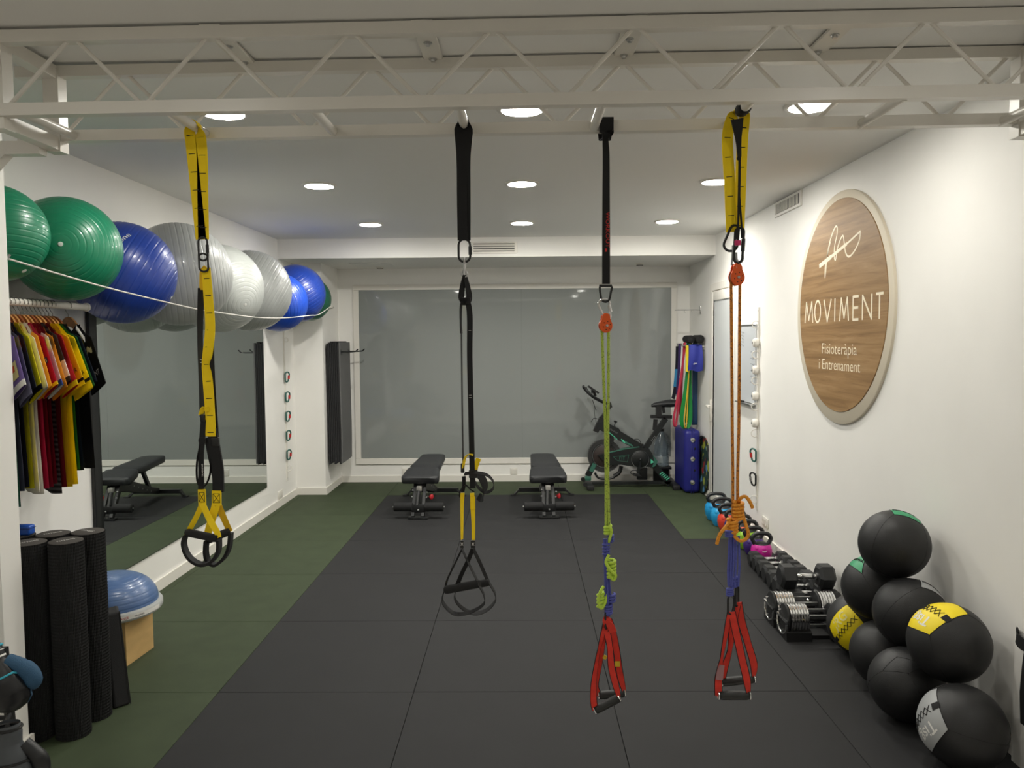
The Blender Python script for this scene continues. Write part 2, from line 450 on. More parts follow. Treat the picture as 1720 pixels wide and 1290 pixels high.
for y in (1.6, -.6, -2.6):
    for x in (-3.0, -1.42, 1.375, 3.0): lamp(x, y, LIT2, 'added unseen fill light of the front room, %s, %s' % ({-3.0: 'far left', -1.42: 'inner left', 1.375: 'inner right', 3.0: 'far right'}[x], {1.6: 'nearest the truss', -.6: 'second from the truss', -2.6: 'farthest from the truss'}[y]), 'added fill lights of the front room')
# round alarm fittings under the beam
for x, y, lb in [(-1.70, 9.40, 'small white round detector under the beam, above the left glass pane'), (1.41, 9.30, 'small white round detector under the beam, above the exercise bike')]:
    b = B(); b.lathe([(0, -.03), (.03, -.03), (.045, -.015), (.05, 0)], (x, y, 2.674), (0, 0, 1), 20)
    o = single('ceiling_detector', b, WHITE, lb, 'detector', (x, y, 2.674)); obj('vent_slots', B().lathe([(.036, -.027), (.042, -.02), (.036, -.019)], (x, y, 2.674), (0, 0, 1), 20), DARK, o)

# sockets
def socket(c, n, u, label, two=True):
    c, n, u = V(c), V(n), V(u); t = thing('wall_socket', label, 'socket', c)
    R = Matrix((u, V((0, 0, 1)), n)).transposed() if u.cross(V((0, 0, 1))).dot(n) > 0 else Matrix((u, V((0, 0, 1)), -n)).transposed()
    obj('plate', B().box(c + n * .005, ((.155 if two else .085), .085, .01), R, bev=.004), WHITE, t)
    for k in ((-.036, .036) if two else (0,)):
        o = obj('outlet', B().lathe([(.026, .011), (.024, .012), (.020, .006), (0, .006)], c + u * k, n, 20), WHITE, t)
        bb = B()
        for e in (-.0095, .0095): bb.cyl(c + u * (k + e) + n * .006, c + u * (k + e) + n * .008, .003, 8)
        obj('pin_hole', bb, DARK, o)
socket((-1.44, YB, .125), (0, -1, 0), (1, 0, 0), 'white double socket on the back wall behind the left bench')
socket((.02 - .13, YB, .125), (0, -1, 0), (1, 0, 0), 'white socket on the back wall between the two benches', False)
socket((XL, 8.29, .13), (1, 0, 0), (0, 1, 0), 'white double socket low on the left wall beyond the mirror')
socket((XR, 6.62, .20), (-1, 0, 0), (0, 1, 0), 'white double socket low on the right wall above the dumbbells')

# ------------------------------------------------------------------ truss with rungs
tr = thing('ceiling_truss', 'white steel lattice truss across the ceiling carrying the hanging straps', 'truss', (0, 2.88, ZC))
def ty(x, y): return y - .017 * x
BW = .042; X0, X1 = -1.98, 2.02
for nm, y, z in [('top_chord', 2.70, 2.855), ('top_chord', 3.05, 2.855), ('bottom_chord', 2.70, 2.606), ('bottom_chord', 3.05, 2.606)]:
    dz = .004
    obj(nm, B().bar((X0, ty(X0, y) + .02, z - dz), (X1, ty(X1, y) + .02, z + dz), BW, BW), WHITE, tr)
for y in (2.70, 3.05):
    nb = [-1.80 + .4885 * k for k in range(8)]
    for k, x in enumerate(nb):
        for s in (-1, 1):
            xt = x + s * .2443
            if X0 < xt < X1: obj('brace', B().tube([(x + s * .012, ty(x, y) + .02, 2.622), (xt - s * .012, ty(xt, y) + .02, 2.842)], .0075, 8), WHITE, tr)
for k, x in enumerate([-1.755, -1.232, -.728, -.212, .285, .795, 1.305, 1.835]):
    obj('rung', B().cyl((x, ty(x, 2.72), 2.602), (x, ty(x, 3.07), 2.602), .0175, 16), WHITE, tr)
for x, sk in [(-1.066, -.0), (-.333, 0), (.398, 0), (1.13, 0)]:
    p = obj('ceiling_bracket', B().box((x, ty(x, 2.90), 2.874), (.075, .40, .012), bev=.003, seg=1), WHITE, tr)
    for y in (2.86, 3.02):
        obj('bolt', B().lathe([(0, -.012), (.008, -.012), (.010, -.008), (.010, -.004), (.016, -.003), (.016, .0)], (x, ty(x, y + .02), 2.868), (0, 0, 1), 10), STEEL, p)
for x in (-1.835, 1.915):
    for y in (2.72, 3.05):
        obj('end_post', B().bar((x, ty(x, y) + .02, 2.54), (x, ty(x, y) + .02, 2.86), .06, .06), WHITE, tr)
    for z in (2.57, 2.845): obj('end_bar', B().bar((x, ty(x, 2.74), z), (x, ty(x, 3.08), z), .05, .05), WHITE, tr)
b = B(); b.bar((-1.86, 3.05, 2.545), (-2.02, 3.05, 2.545), .05, .05); b.bar((-2.0, 3.05, 2.55), (-2.20, 3.06, 2.36), .05, .05); b.box((-2.215, 3.115, 2.36), (.12, .05, .16), bev=.004)
obj('wall_strut', b, WHITE, tr)
b = B(); b.ribbon([(-1.86, 2.70, 2.80), (-1.855, 2.695, 2.77), (-1.86, 2.69, 2.73)], (1, 0, 0), .03, .003)
o = single('red_tag', b, RED, 'small red cloth tag hanging at the left end of the truss', 'tag', (-1.86, 2.70, 2.80)); obj('clip', B().bar((-1.80, 2.685, 2.785), (-1.785, 2.685, 2.765), .008, .008), BLACKP, o)

# ------------------------------------------------------------------ round wooden sign on the right wall
WOOD = mat('oak_veneer', (158, 124, 84), .45, spec=.35)
nt = WOOD.node_tree; p = nt.nodes['Principled BSDF']
tc = nt.nodes.new('ShaderNodeTexCoord'); mp = nt.nodes.new('ShaderNodeMapping'); mp.inputs['Scale'].default_value = (1, .30, 5.5)
n1 = nt.nodes.new('ShaderNodeTexNoise'); n1.inputs['Scale'].default_value = 4.0; n1.inputs['Detail'].default_value = 12; n1.inputs['Roughness'].default_value = .62; n1.inputs['Distortion'].default_value = .7
rp = nt.nodes.new('ShaderNodeValToRGB')
for k, (ps, c) in enumerate([(.25, (118, 88, 54)), (.78, (178, 146, 105))]):
    rp.color_ramp.elements[k].position = ps; rp.color_ramp.elements[k].color = lin(c) + (1,)
e = rp.color_ramp.elements.new(.5); e.color = lin((154, 121, 81)) + (1,)
nt.links.new(tc.outputs['Object'], mp.inputs[0]); nt.links.new(mp.outputs[0], n1.inputs['Vector']); nt.links.new(n1.outputs['Fac'], rp.inputs[0]); nt.links.new(rp.outputs[0], p.inputs['Base Color'])
SY, SZ = 5.11, 1.972
sg = thing('round_sign', 'large round wood sign with a cream rim and white lettering on the right wall', 'sign', (XR, SY, SZ))
obj('rim', B().lathe([(0, .0), (.755, .0), (.755, .016), (.750, .02), (0, .02)], (XR, SY, SZ), (-1, 0, 0), 96), mat('cream_rim', (222, 212, 192), .5), sg)
fc = obj('wood_face', B().lathe([(.0, .019), (.69, .019), (.69, .023), (.688, .025), (0, .025)], (XR, SY - .005, SZ + .015), (-1, 0, 0), 96), WOOD, sg)
CREAM = mat('cream_lettering', (245, 234, 208), .5)
sf = lambda y, z: V((XR - .0256, y, z))   # drawing plane: y and z as measured on the sign
b = B(); zt, zb = 2.035, 1.893; T = .0165
def let(c, y0, y1):
    L = lambda *q: stroke(b, [(y0 + (y1 - y0) * a, zb + (zt - zb) * h) for a, h in q], T, sf, (-4e-6, 0, 0))
    if c == 'M': L((0, 0), (.16, 1)); L((.16, 1), (.5, .12)); L((.5, .12), (.84, 1)); L((.84, 1), (1, 0))
    if c == 'O': L(*[(.5 + .5 * math.cos(2 * pi * k / 28), .5 + .52 * math.sin(2 * pi * k / 28)) for k in range(29)])
    if c == 'V': L((0, 1), (.5, 0)); L((.5, 0), (1, 1))
    if c == 'I': L((.5, 0), (.5, 1))
    if c == 'E': L((0, 0), (0, 1)); L((0, 1), (1, 1)); L((0, .52), (.92, .52)); L((0, 0), (1, 0))
    if c == 'N': L((0, 0), (0, 1)); L((0, 1), (1, 0)); L((1, 0), (1, 1))
    if c == 'T': L((.5, 0), (.5, 1)); L((0, 1), (1, 1))
for c, y0, y1 in [('M', 5.69, 5.54), ('O', 5.505, 5.40), ('V', 5.34, 5.22), ('I', 5.165, 5.146), ('M', 5.075, 4.94), ('E', 4.875, 4.80), ('N', 4.74, 4.617), ('T', 4.56, 4.475)]: let(c, y0, y1)
obj('lettering', b, CREAM, fc)
b = B()
text_on(b, 'Fisioter\u00e0pia', plane_fn((XR - .0256, 5.088, 1.711), (0, -1, 0), (0, 0, 1)), .074, .555, -.012)
obj('small_lettering', b, CREAM, fc); b = B()
text_on(b, 'i Entrenament', plane_fn((XR - .0256, 5.086, 1.605), (0, -1, 0), (0, 0, 1)), .074, .655, -.012)
obj('small_lettering', b, CREAM, fc)
b = B()
A = [(5.426, 2.277), (5.238, 2.318), (4.988, 2.374), (4.789, 2.427)]
BB = [(4.789, 2.427), (4.801, 2.375), (4.869, 2.317), (4.949, 2.291), (5.001, 2.325), (5.025, 2.391), (5.045, 2.434), (5.088, 2.411), (5.136, 2.353), (5.156, 2.293), (5.179, 2.313), (5.175, 2.383), (5.14, 2.456), (5.142, 2.504), (5.18, 2.501), (5.25, 2.432), (5.296, 2.345), (5.313, 2.253), (5.331, 2.192), (5.33, 2.255), (5.306, 2.319), (5.249, 2.418)]
S = spline([(a, c, 0) for a, c in BB], 5)
stroke(b, [(q.x, q.y) for q in S], .0125, sf, (-4e-6, 0, 0)); stroke(b, [(5.426, 2.277), (5.238, 2.318)], .03, sf, (-6e-6, 0, 0)); stroke(b, A[1:3], .022, sf, (-6e-6, 0, 0)); stroke(b, A[2:], .013, sf, (-6e-6, 0, 0))
obj('logo_mark', b, CREAM, fc)

# ------------------------------------------------------------------ hanging trainers
YD = 2.97
X_ = V((1, 0, 0)); Y_ = V((0, 1, 0)); Z_ = V((0, 0, 1))
def P(u, v, dy=0.0): return at(u, v, YD + dy)
PX = 1 / F * YD            # metres per sketch unit at the straps' distance
YG = mat('yellow_gold_webbing', (226, 180, 10), .75, bump=.25, bscale=900)

def over_rung(b, rung_x, y, zl, xl, zr, xr, lo_l, lo_r, w, th=.003, twist=4):
    """strap slung over a rung: two strands going down to lo_l / lo_r"""
    R = .0195; top = V((rung_x, y, 2.602))
    arc = [top + V((-math.cos(a) * R, 0, math.sin(a) * R)) for a in [pi * k / 8 for k in range(9)]]
    L = spline([lo_l, lo_l.lerp(V((xl, y, zl)), .5), V((xl, y, zl)), arc[0]], 8); Rr = spline([arc[-1], V((xr, y, zr)), lo_r.lerp(V((xr, y, zr)), .5), lo_r], 8)
    pts = L[:-1] + arc + Rr[1:]
    nL, nA, nR = len(L) - 1, len(arc), len(Rr) - 1
    def tw(k): return min(1, max(0, k))
    sides = []
    for i in range(nL): t = tw((nL - i) / twist); sides.append(X_ * t + Y_ * (1 - t))
    sides += [Y_] * nA
    for i in range(nR): t = tw((i + 1) / twist); sides.append(-X_ * t * .999 + Y_ * (1 - t) if False else X_ * (-t) + Y_ * (1 - t))
    return b.ribbon(pts, sides, w, th)

# --- 1: yellow suspension trainer, left
t1 = thing('suspension_trainer', 'yellow suspension trainer with black foot loops, leftmost of those hanging from the truss', 'suspension trainer', (-1.22, YD, 2.60), 'suspension trainers hanging from the truss')
b = B(); fr = over_rung(b, -1.232, YD, 2.50, -1.243, 2.50, -1.205, P(338, 402), P(342, 402), .041)
an = obj('anchor_strap', b, YEL, t1)
b = B(); marks(b, fr, .068, .62, first=.05); obj('stitch_marks', b, STITCH, an)
carabiner('carabiner', t1, P(341, 418), Z_, X_, .088, .034, .0042, BLACKM, BLACKM)
carabiner('carabiner', t1, P(342, 441, -.004), V((-.1, .2, 1)), V((1, .5, 0)), .072, .032, .0040, BLACKM)
b = B(); fr = strap(b, [P(346, 450), P(350, 500), P(353, 550), P(349, 592), P(346, 612), P(349, 640), P(352, 680), P(354, 733)], [X_, X_, X_, X_ * .8 + Y_ * .5, X_ * .55 + Y_ * .8, X_ * .8 + Y_ * .4, X_, X_], [.034, .036, .038, .036, .034, .036, .038, .040], .0025)
m_ = obj('main_strap', b, YEL, t1); b = B(); marks(b, fr, .066, .6, first=.04); obj('stitch_marks', b, STITCH, m_)
b = B(); strap(b, [P(346, 448, .006), P(340, 456, .006), P(339, 470, .006), P(339, 487, .006)], X_, .018, .0025); obj('short_strap', b, YG, t1)
b = B(); strap(b, [P(338, 484, .008), P(336, 560, .008), P(338, 640, .008), P(340, 700, .008)], [X_ * .7 + Y_ * .6, X_ * .5 + Y_, X_ * .3 + Y_, X_ * .4 + Y_], .026, .0025); lb = obj('black_strap', b, WEB, t1)
b = B(); strap(b, [P(350, 490, .012), P(354, 560, .012), P(357, 640, .012), P(361, 700, .012), P(364, 745, .012)], X_, .020, .0025); obj('black_strap', b, WEB, t1)
b = B()
for u, v in [(337, 604), (337, 609), (353, 580), (353, 586)]: b.box(P(u, v, .0045), (.014, .002, .002))
obj('white_mark', b, WHITEPR, lb, kind='stuff')
b = B(); strap(b, [P(337, 697, -.004), P(341, 686, -.008), P(346, 684, -.01), P(348, 691, -.008)], X_ * .6 + Y_ * .6, .018, .0025); obj('pull_tab', b, YEL, t1)
b = B(); b.box(P(341, 702), (.020, .014, .03), bev=.003); b.tube(stadium(P(340, 740), Z_, X_, .026, .026), .0032, 8, True); bk = obj('buckle', b, BLACKP, t1)
b = B(); b.box(P(362, 742), (.03, .014, .034), bev=.003); obj('buckle', b, BLACKP, t1)
b = B(); strap(b, [P(342, 705), P(340, 735), P(338, 760), P(338, 790), P(338, 826)], X_, [.020, .022, .020, .021, .022], .006); lw = obj('lower_strap', b, WEB, t1)
b = B(); text_on(b, 'TRAINING', plane_fn(P(340, 790, -.004), (0, 0, 1), (-1, 0, 0)), .006, .05); obj('white_print', b, WHITEPR, lw)
b = B(); strap(b, [P(356, 720, .004), P(362, 760, .004), P(366, 790, .004), P(367, 826, .004)], X_, [.034, .042, .044, .042], .010); obj('lower_strap', b, WEB, t1)
b = B(); strap(b, [P(350, 735, .01), P(357, 770, .01), P(363, 800, .01), P(364, 826, .01)], X_, .030, .008); obj('lower_strap', b, WEB, t1)
b = B(); strap(b, [P(337, 745), P(331, 775, -.01), P(331, 805, -.015), P(337, 818, -.02), P(346, 814, -.015), P(353, 795), P(354, 770)], X_ * .3 + Y_, .010, .0018); obj('strap_tail', b, WEB, t1)
def xtab(c0, c1, w, parent):
    b = B(); b.ribbon([c0, c1], X_, w, .006); o = obj('stitched_tab', b, YEL, parent)
    b = B(); c = (c0 + c1) / 2; h = (c0 - c1).length * .30; k = w * .36
    q = [c + V((-k, -.0038, h)), c + V((k, -.0038, h)), c + V((k, -.0038, -h)), c + V((-k, -.0038, -h))]
    for i, j in ((0, 1), (1, 2), (2, 3), (3, 0), (0, 2), (1, 3)): b.cyl(q[i], q[j], .0009, 5)
    obj('cross_stitch', b, STITCH, o)
xtab(P(339, 822, -.004), P(340, 848, -.004), .029, t1); xtab(P(364, 824, .0), P(364, 849, .0), .036, t1)
b = B(); strap(b, [P(340, 846, -.003), P(330, 868, .0), P(318, 890, .004), P(313, 900, .006)], X_ * .8 - Z_ * .3 + Y_ * .3, [.022, .020, .020, .020], .0035); obj('handle_strap', b, YEL, t1)
b = B(); strap(b, [P(340, 846, -.006), P(352, 872, -.03), P(364, 893, -.055), P(368, 903, -.06)], X_, [.022, .024, .022, .018], .0035); obj('handle_strap', b, YEL, t1)
b = B(); strap(b, [P(363, 847, .0), P(356, 872, -.0), P(350, 892, .0), P(348, 905, .0)], X_, [.032, .030, .028, .028], .0035); obj('handle_strap', b, YEL, t1)
b = B(); strap(b, [P(366, 847, .003), P(374, 866, .02), P(383, 886, .04), P(387, 893, .045)], X_ * .8 + Y_ * .4, [.026, .024, .022, .02], .0035); obj('handle_strap', b, YG, t1)
def grip(name, a, c, r, m, parent):
    b = B(); a, c = V(a), V(c); d = (c - a).normalized()
    b.tube([a, a + d * .004, a + d * .012, c - d * .012, c - d * .004, c], [r * .75, r * .95, r, r, r * .95, r * .75], 18); return obj(name, b, m, parent)
grip('foam_grip', P(313, 894, .005), P(366, 905, -.06), .0155, FOAM, t1); grip('foam_grip', P(347, 908, .0), P(386, 892, .045), .0155, FOAM, t1)
def footloop(pts, w, parent, side=Y_, th=.004):
    b = B(); strap(b, pts, side, w, th, 8); return obj('foot_cradle', b, WEB, parent)
footloop([P(313, 898, .006), P(309, 912, .008), P(314, 930, .0), P(326, 943, -.015), P(342, 948, -.03), P(357, 942, -.045), P(367, 926, -.055), P(368, 906, -.06)], .034, t1, Y_, .011)
footloop([P(347, 908, .0), P(346, 928, .004), P(350, 942, .012), P(362, 948, .022), P(376, 938, .034), P(385, 920, .042), P(388, 895, .046)], .034, t1, Y_, .011)

# --- 2: black suspension trainer with yellow tabs
t2 = thing('suspension_trainer', 'black suspension trainer with yellow tabs and thin handle loops, above the left bench', 'suspension trainer', (-.212, YD, 2.60), 'suspension trainers hanging from the truss')
b = B(); over_rung(b, -.212, YD, 2.48, -.222, 2.48, -.206, P(777, 404, -.004), P(782, 404, .004), .038, twist=3)
b2 = B(); S = [P(777, 214), P(776, 260), P(776, 300), P(777, 330), P(779, 370), P(780, 404)]
obj('anchor_strap', b, WEB, t2)
carabiner('carabiner', t2, P(780, 421), Z_, X_, .086, .044, .0045, BLACKM, BLACKM)
b = B(); b.cyl(P(780, 436), P(780, 462), .006, 10); b.tube(stadium(P(780, 438), Z_, Y_, .022, .018), .003, 8, True); b.tube(stadium(P(780, 460), Z_, X_, .024, .022), .003, 8, True); obj('swivel_link', b, STEEL, t2)
b = B(); strap(b, [P(781, 461), P(777, 480), P(775, 500), P(781, 508, -.012), P(788, 500), P(785, 480), P(781, 462)], X_ * .8 + Y_ * .6, [.014, .022, .026, .03, .026, .022, .014], .003); obj('equalizer_loop', b, WEB, t2)
b = B(); b.box(P(783, 506), (.034, .022, .03), bev=.005); obj('loop_sleeve', b, WEB, t2)
b = B(); strap(b, [P(776, 505, .008), P(774, 520, .008), P(774, 545, .008), P(775, 560, .008)], X_ * .5 + Y_, [.016, .016, .012, .016], .0025); strap(b, [P(775, 556, .008), P(776, 640, .008), P(777, 720, .006), P(778, 778, .004)], Y_ + X_ * .10, .024, .0022); obj('black_strap', b, WEB, t2)
b = B(); fr = strap(b, [P(785, 504, -.004), P(789, 530, -.004), P(789, 600, -.004), P(791, 690, -.004), P(793, 780, -.004), P(794, 820, -.004)], X_, [.020, .022, .021, .021, .021, .022], .003); ms = obj('main_strap', b, WEB, t2)
b = B()
for u, v in [(789, 555), (790, 664), (790, 668)]: b.box(P(u, v, -.0065), (.010, .0016, .001))
obj('white_mark', b, WHITEPR, ms, kind='stuff')
b = B(); strap(b, [P(778, 786, -.004), P(781, 770, -.008), P(787, 763, -.012), P(795, 764, -.012)], X_ * .3 + Y_ * .9, .022, .0025); obj('pull_tab', b, YEL, t2)
b = B(); strap(b, [P(799, 790, .0), P(801, 778, .0), P(804, 770, .002)], X_ * .9 + Y_ * .4, [.014, .020, .022], .0025); obj('pull_tab', b, YEL, t2)
b = B(); b.box(P(777, 786), (.014, .016, .036), bev=.003); obj('buckle', b, BLACKP, t2)
b = B(); b.box(P(795, 796), (.034, .014, .032), bev=.003); obj('buckle', b, BLACKP, t2)
b = B(); strap(b, [P(779, 800), P(779, 815), P(777, 826)], X_ * .6 + Y_ * .6, .016, .004); b.tube([P(782, 815, -.01), P(776, 820), P(772, 826), P(772, 834), P(776, 838)], .003, 8); b.tube([P(782, 814, -.012), P(790, 822, -.012), P(796, 826)], .003, 8); obj('lock_cord', b, WEB, t2)
b = B(); strap(b, [P(780, 796), P(798, 794, -.03), P(818, 798, -.03), P(829, 810, -.02), P(827, 822, -.01), P(815, 827, .0), P(803, 818, .005), P(796, 805)], Y_ * .8 + Z_ * .6, .016, .002, 8); obj('loose_tail', b, WEB, t2)
b = B(); strap(b, [P(793, 800, .01), P(804, 798, .012), P(812, 808, .012), P(815, 822, .012), P(810, 836, .012), P(803, 833, .012)], X_ * .3 + Z_ * .6 + Y_ * .7, [.02, .03, .04, .042, .04, .03], .003, 8); obj('folded_tail', b, WEB, t2)
b = B(); strap(b, [P(777, 828, .0), P(776, 850), P(776, 880), P(776, 906)], [X_ * .9 + Y_ * .5, X_ * .6 + Y_, X_ * .5 + Y_, X_ * .4 + Y_], [.016, .02, .018, .016], .003); y1 = obj('yellow_strap', b, YEL, t2)
b = B(); strap(b, [P(793, 828), P(794, 850), P(795, 880), P(795, 907)], X_, [.016, .018, .014, .013], .003); y2 = obj('yellow_strap', b, YEL, t2)
b = B(); b.box(P(794, 845, -.003), (.019, .004, .05), bev=.001, seg=1); obj('stitched_tab', b, YEL, y2)
for u in (776, 794.5):
    b = B(); b.box(P(u, 914), (.013 if u < 780 else .018, .012, .03), bev=.002); o = obj('strap_sleeve', b, BLACKP, t2)
    b = B()
    for q in ((-1, 1), (1, -1)): stroke(b, [(-.004, q[0] * .005), (.004, q[1] * .005)], .002, plane_fn(P(u, 914, -.0066), X_, Z_))
    obj('white_mark', b, WHITEPR, o)
b = B(); strap(b, [P(776, 922), P(765, 945, .02), P(752, 972, .04), P(748, 987, .045)], Y_ * .9 + X_ * .3, .02, .0022); obj('handle_strap', b, WEB, t2)
b = B(); strap(b, [P(776, 922), P(788, 948, -.02), P(800, 972, -.05), P(804, 980, -.055)], Y_ + X_ * .25, .018, .0022); obj('handle_strap', b, WEB, t2)
b = B(); strap(b, [P(794, 922), P(786, 942, .0), P(775, 965, .0), P(766, 988, .0)], X_ * .8 + Y_ * .4, .018, .0022); obj('handle_strap', b, WEB, t2)
b = B(); strap(b, [P(795, 922), P(806, 945, .02), P(816, 968, .05), P(821, 978, .055)], X_ * .5 + Y_ * .9, .018, .0022); obj('handle_strap', b, WEB, t2)
grip('foam_grip', P(748, 991, .03), P(805, 980, -.055), .0165, FOAM, t2); grip('foam_grip', P(766, 987, .02), P(821, 978, .055), .0155, FOAM, t2)
footloop([P(748, 988, .045), P(743, 1003, .04), P(748, 1018, .02), P(765, 1031, -.01), P(790, 1028, -.04), P(812, 1015, -.055), P(813, 1000, -.06), P(804, 982, -.055)], .020, t2, Y_ * .9 + Z_ * .3, .0025)
footloop([P(766, 990, .0), P(764, 1005, .0), P(775, 1020, .01), P(795, 1030, .03), P(815, 1026, .045), P(830, 1012, .055), P(832, 998, .06), P(821, 978, .055)], .022, t2, Y_ * .9 + Z_ * .3, .0025)

# --- pulleys
ORANGE = mat('orange_anodised', (232, 98, 44), .32, .35); GREYM = mat('grey_alloy', (150, 150, 152), .3, 1)
def pulley(parent, c, h, w):
    """two cheek plates, a sheave and an axle"""
    c = V(c); pl = []; rb, rt, yt = w * .52, w * .34, h * .36
    for k in range(17): a = math.radians(-215 + 250 * k / 16); pl.append((math.cos(a) * rb, math.sin(a) * rb))
    for k in range(13): a = math.radians(-10 + 200 * k / 12); pl.append((math.cos(a) * rt, yt + math.sin(a) * rt))
    R = Matrix.Rotation(.35, 3, 'Z'); u = R @ X_
    for s_ in (-1, 1):
        off = (R @ Y_) * (.011 * s_)
        o = obj('cheek_plate', B().prism(pl, c + off + u * (.003 * s_), u, Z_, .003), ORANGE, parent)
        bb = B(); nn = (R @ Y_) * s_
        for k in range(6): a = k * pi / 3 + .3; q = c + off + nn * .0017 + u * (math.cos(a) * w * .3) + Z_ * (math.sin(a) * w * .3); bb.cyl(q, q + nn * .0004, .0022, 8)
        obj('drilled_hole', bb, DARK, o, kind='stuff')
    ax = R @ Y_
    obj('sheave', B().lathe([(.0, -.008), (w * .42, -.008), (w * .30, 0), (w * .42, .008), (0, .008)], c, ax, 20), GREYM, parent)
    obj('axle_bolt', B().lathe([(0, -.016), (.005, -.016), (.006, -.0135), (.006, .0135), (.005, .016), (0, .016)], c, ax, 12), STEEL, parent)
LIME = fleck('lime_rope', (172, 194, 78), (74, 84, 36), 330, .62); LIMES = mat('lime_cord', (184, 214, 72), .7, var=.2, vscale=300)
OROPE = fleck('orange_rope', (205, 128, 36), (110, 60, 22), 330, .58); OCORD = fleck('orange_cord', (228, 150, 40), (150, 84, 26), 300, .66)
BCORD = mat('blue_cord', (78, 84, 160), .75, var=.15, vscale=200)

# --- 3: black strap with lime rope and red loops
YD = 3.0
t3 = thing('rope_pulley_trainer', 'black webbing strap with a lime green rope over an orange pulley and red handle loops', 'pulley trainer', P(1018, 210), 'pulley trainers hanging from the truss')
b = B(); yb = 3.06 - .017 * .33; tp = P(1020, 207)
# sling round the rear bottom chord
R_ = .024; ring = []
cz = 2.606
for yy, zz in [(-.027, -.030), (-.027, 0), (-.027, .027), (0, .027), (.027, .027), (.027, -.02)]: ring.append(V((tp.x, yb + yy, cz + zz)))
strap(b, ring + [V((tp.x - .003, yb + .012, cz - .05)), P(1017, 232, .04)], X_, [.055, .055, .055, .055, .055, .055, .045, .026], .003, 4)
strap(b, [V((tp.x, yb - .027, cz - .028)), P(1020, 222, .03), P(1017, 234, .03), P(1018, 260), P(1018, 330), P(1018, 400), P(1018, 477)], X_, [.055, .050, .022, .026, .028, .030, .030], .005)
sa = obj('anchor_strap', b, WEB, t3)
b = B(); text_on(b, 'WORKOUT', plane_fn(P(1021, 386, -.0034), (0, 0, -1), (1, 0, 0)), .015, .135); 
w0 = obj('red_lettering', b, mat('red_print', (190, 36, 28), .6), sa)
b = B(); text_on(b, 'FITNESS GEAR', plane_fn(P(1014, 395, -.0034), (0, 0, -1), (1, 0, 0)), .006, .09); obj('small_red_lettering', B().box(P(1018, 420, -.0032), (.008, .0006, .012)), MATS['red_print'], sa)
b = B(); c = P(1017, 492); pts = [c + X_ * a + Z_ * d for a, d in ((-.022, .026), (.022, .026), (.020, .0), (.014, -.026), (0, -.034), (-.014, -.026), (-.020, 0))]
b.tube(spline(pts + [pts[0]], 4)[:-1], .0045, 8, True); b.bar(c + V((-.024, 0, .027)), c + V((.024, 0, .027)), .012, .01); obj('gated_hook', b, BLACKM, t3)
carabiner('carabiner', t3, P(1017, 520), V((-.25, 0, 1)), V((1, .3, .25)), .082, .038, .0045, STEEL, STEEL, .25)
pulley(t3, P(1017, 547), .085, .052)
b = B(); b.tube([P(1011, 552), P(1014, 640), P(1017, 720), P(1018, 800), P(1018, 886)], .0058, 8); b.tube([P(1022, 552), P(1022, 640), P(1021, 720), P(1021, 800), P(1023, 882)], .0058, 8)
b.tube([P(1022, 552), P(1021, 541), P(1017, 537), P(1013, 541), P(1011, 552)], .0056, 8)
obj('lime_rope', b, LIME, t3)
def knot(name, c, R, h, turns, r, m, parent, squash=.9, extra=None, n=12):
    b = B(); b.tube(coil(c, Z_, R, h / turns, turns, 0, n, squash), r, 7)
    if extra: b.tube(spline(extra, 6), r, 7)
    return obj(name, b, m, parent)
knot('rope_knot', P(1021, 890), .013, .035, 3, .0062, LIMES, t3, .8, [P(1023, 884, -.01), P(1027, 892, -.012), P(1024, 905, -.01), P(1021, 914), P(1020, 925)])
knot('rope_knot', P(1027, 955, -.01), .016, .075, 5.5, .0062, LIMES, t3, .8, [P(1023, 932, -.02), P(1018, 945, -.03), P(1026, 958, -.035), P(1034, 966, -.03), P(1030, 974, -.025), P(1022, 962, -.03)])
knot('rope_knot', P(1009, 1008, -.005), .014, .06, 4, .0060, LIMES, t3, .8, [P(1014, 985, -.01), P(1008, 995, -.02), P(1005, 1010, -.02), P(1010, 1022, -.015), P(1017, 1010, -.01), P(1019, 990)])
b = B()
for du, dy_ in ((-4, -.006), (0, -.01), (4, 0)): b.tube([P(1019 + du, 905, dy_), P(1019 + du * .6, 960, dy_), P(1021 + du, 1000, dy_), P(1021 + du * .6, 1035, dy_)], .0048, 7)
obj('blue_cord', b, BCORD, t3)
knot('cord_knot', P(1018, 922), .012, .05, 4, .005, BCORD, t3); knot('cord_knot', P(1022, 1024, -.006), .013, .04, 4, .005, BCORD, t3); knot('cord_knot', P(1028, 1005), .012, .035, 3, .005, BCORD, t3); knot('cord_knot', P(1026, 905, .008), .009, .03, 3, .005, BCORD, t3)
carabiner('carabiner', t3, P(1019, 1040), V((0, 0, 1)), V((.4, 1, 0)), .075, .036, .0042, BLACKM)
YPATCH = mat('yellow_patch', (205, 176, 40), .7)
def red_loop(parent, top, legs, grips, w=.026):
    """each leg: list of points from the carabiner down to the grip end"""
    for lg, sd in legs:
        b = B(); fr = strap(b, lg, sd, w, .0025)
        o = obj('red_strap', b, RED, parent)
        e = B()
        for q in (-1, 1): e.tube([f[0] + f[2] * (q * (f[4] / 2 - .0005)) for f in fr], .0018, 5)
        obj('black_edge', e, WEB, o)
    for a, c in grips:
        g = grip('rubber_grip', a, c, .0165, mat('grip_rubber', (26, 27, 26), .5), parent); d = (V(c) - V(a)).normalized()
        for q, s_ in ((a, -1), (c, 1)):
            obj('chrome_ring', B().lathe([(.018, 0), (.018, .003), (.012, .004), (.011, .0)], V(q), d * s_, 18), CHROME, g)
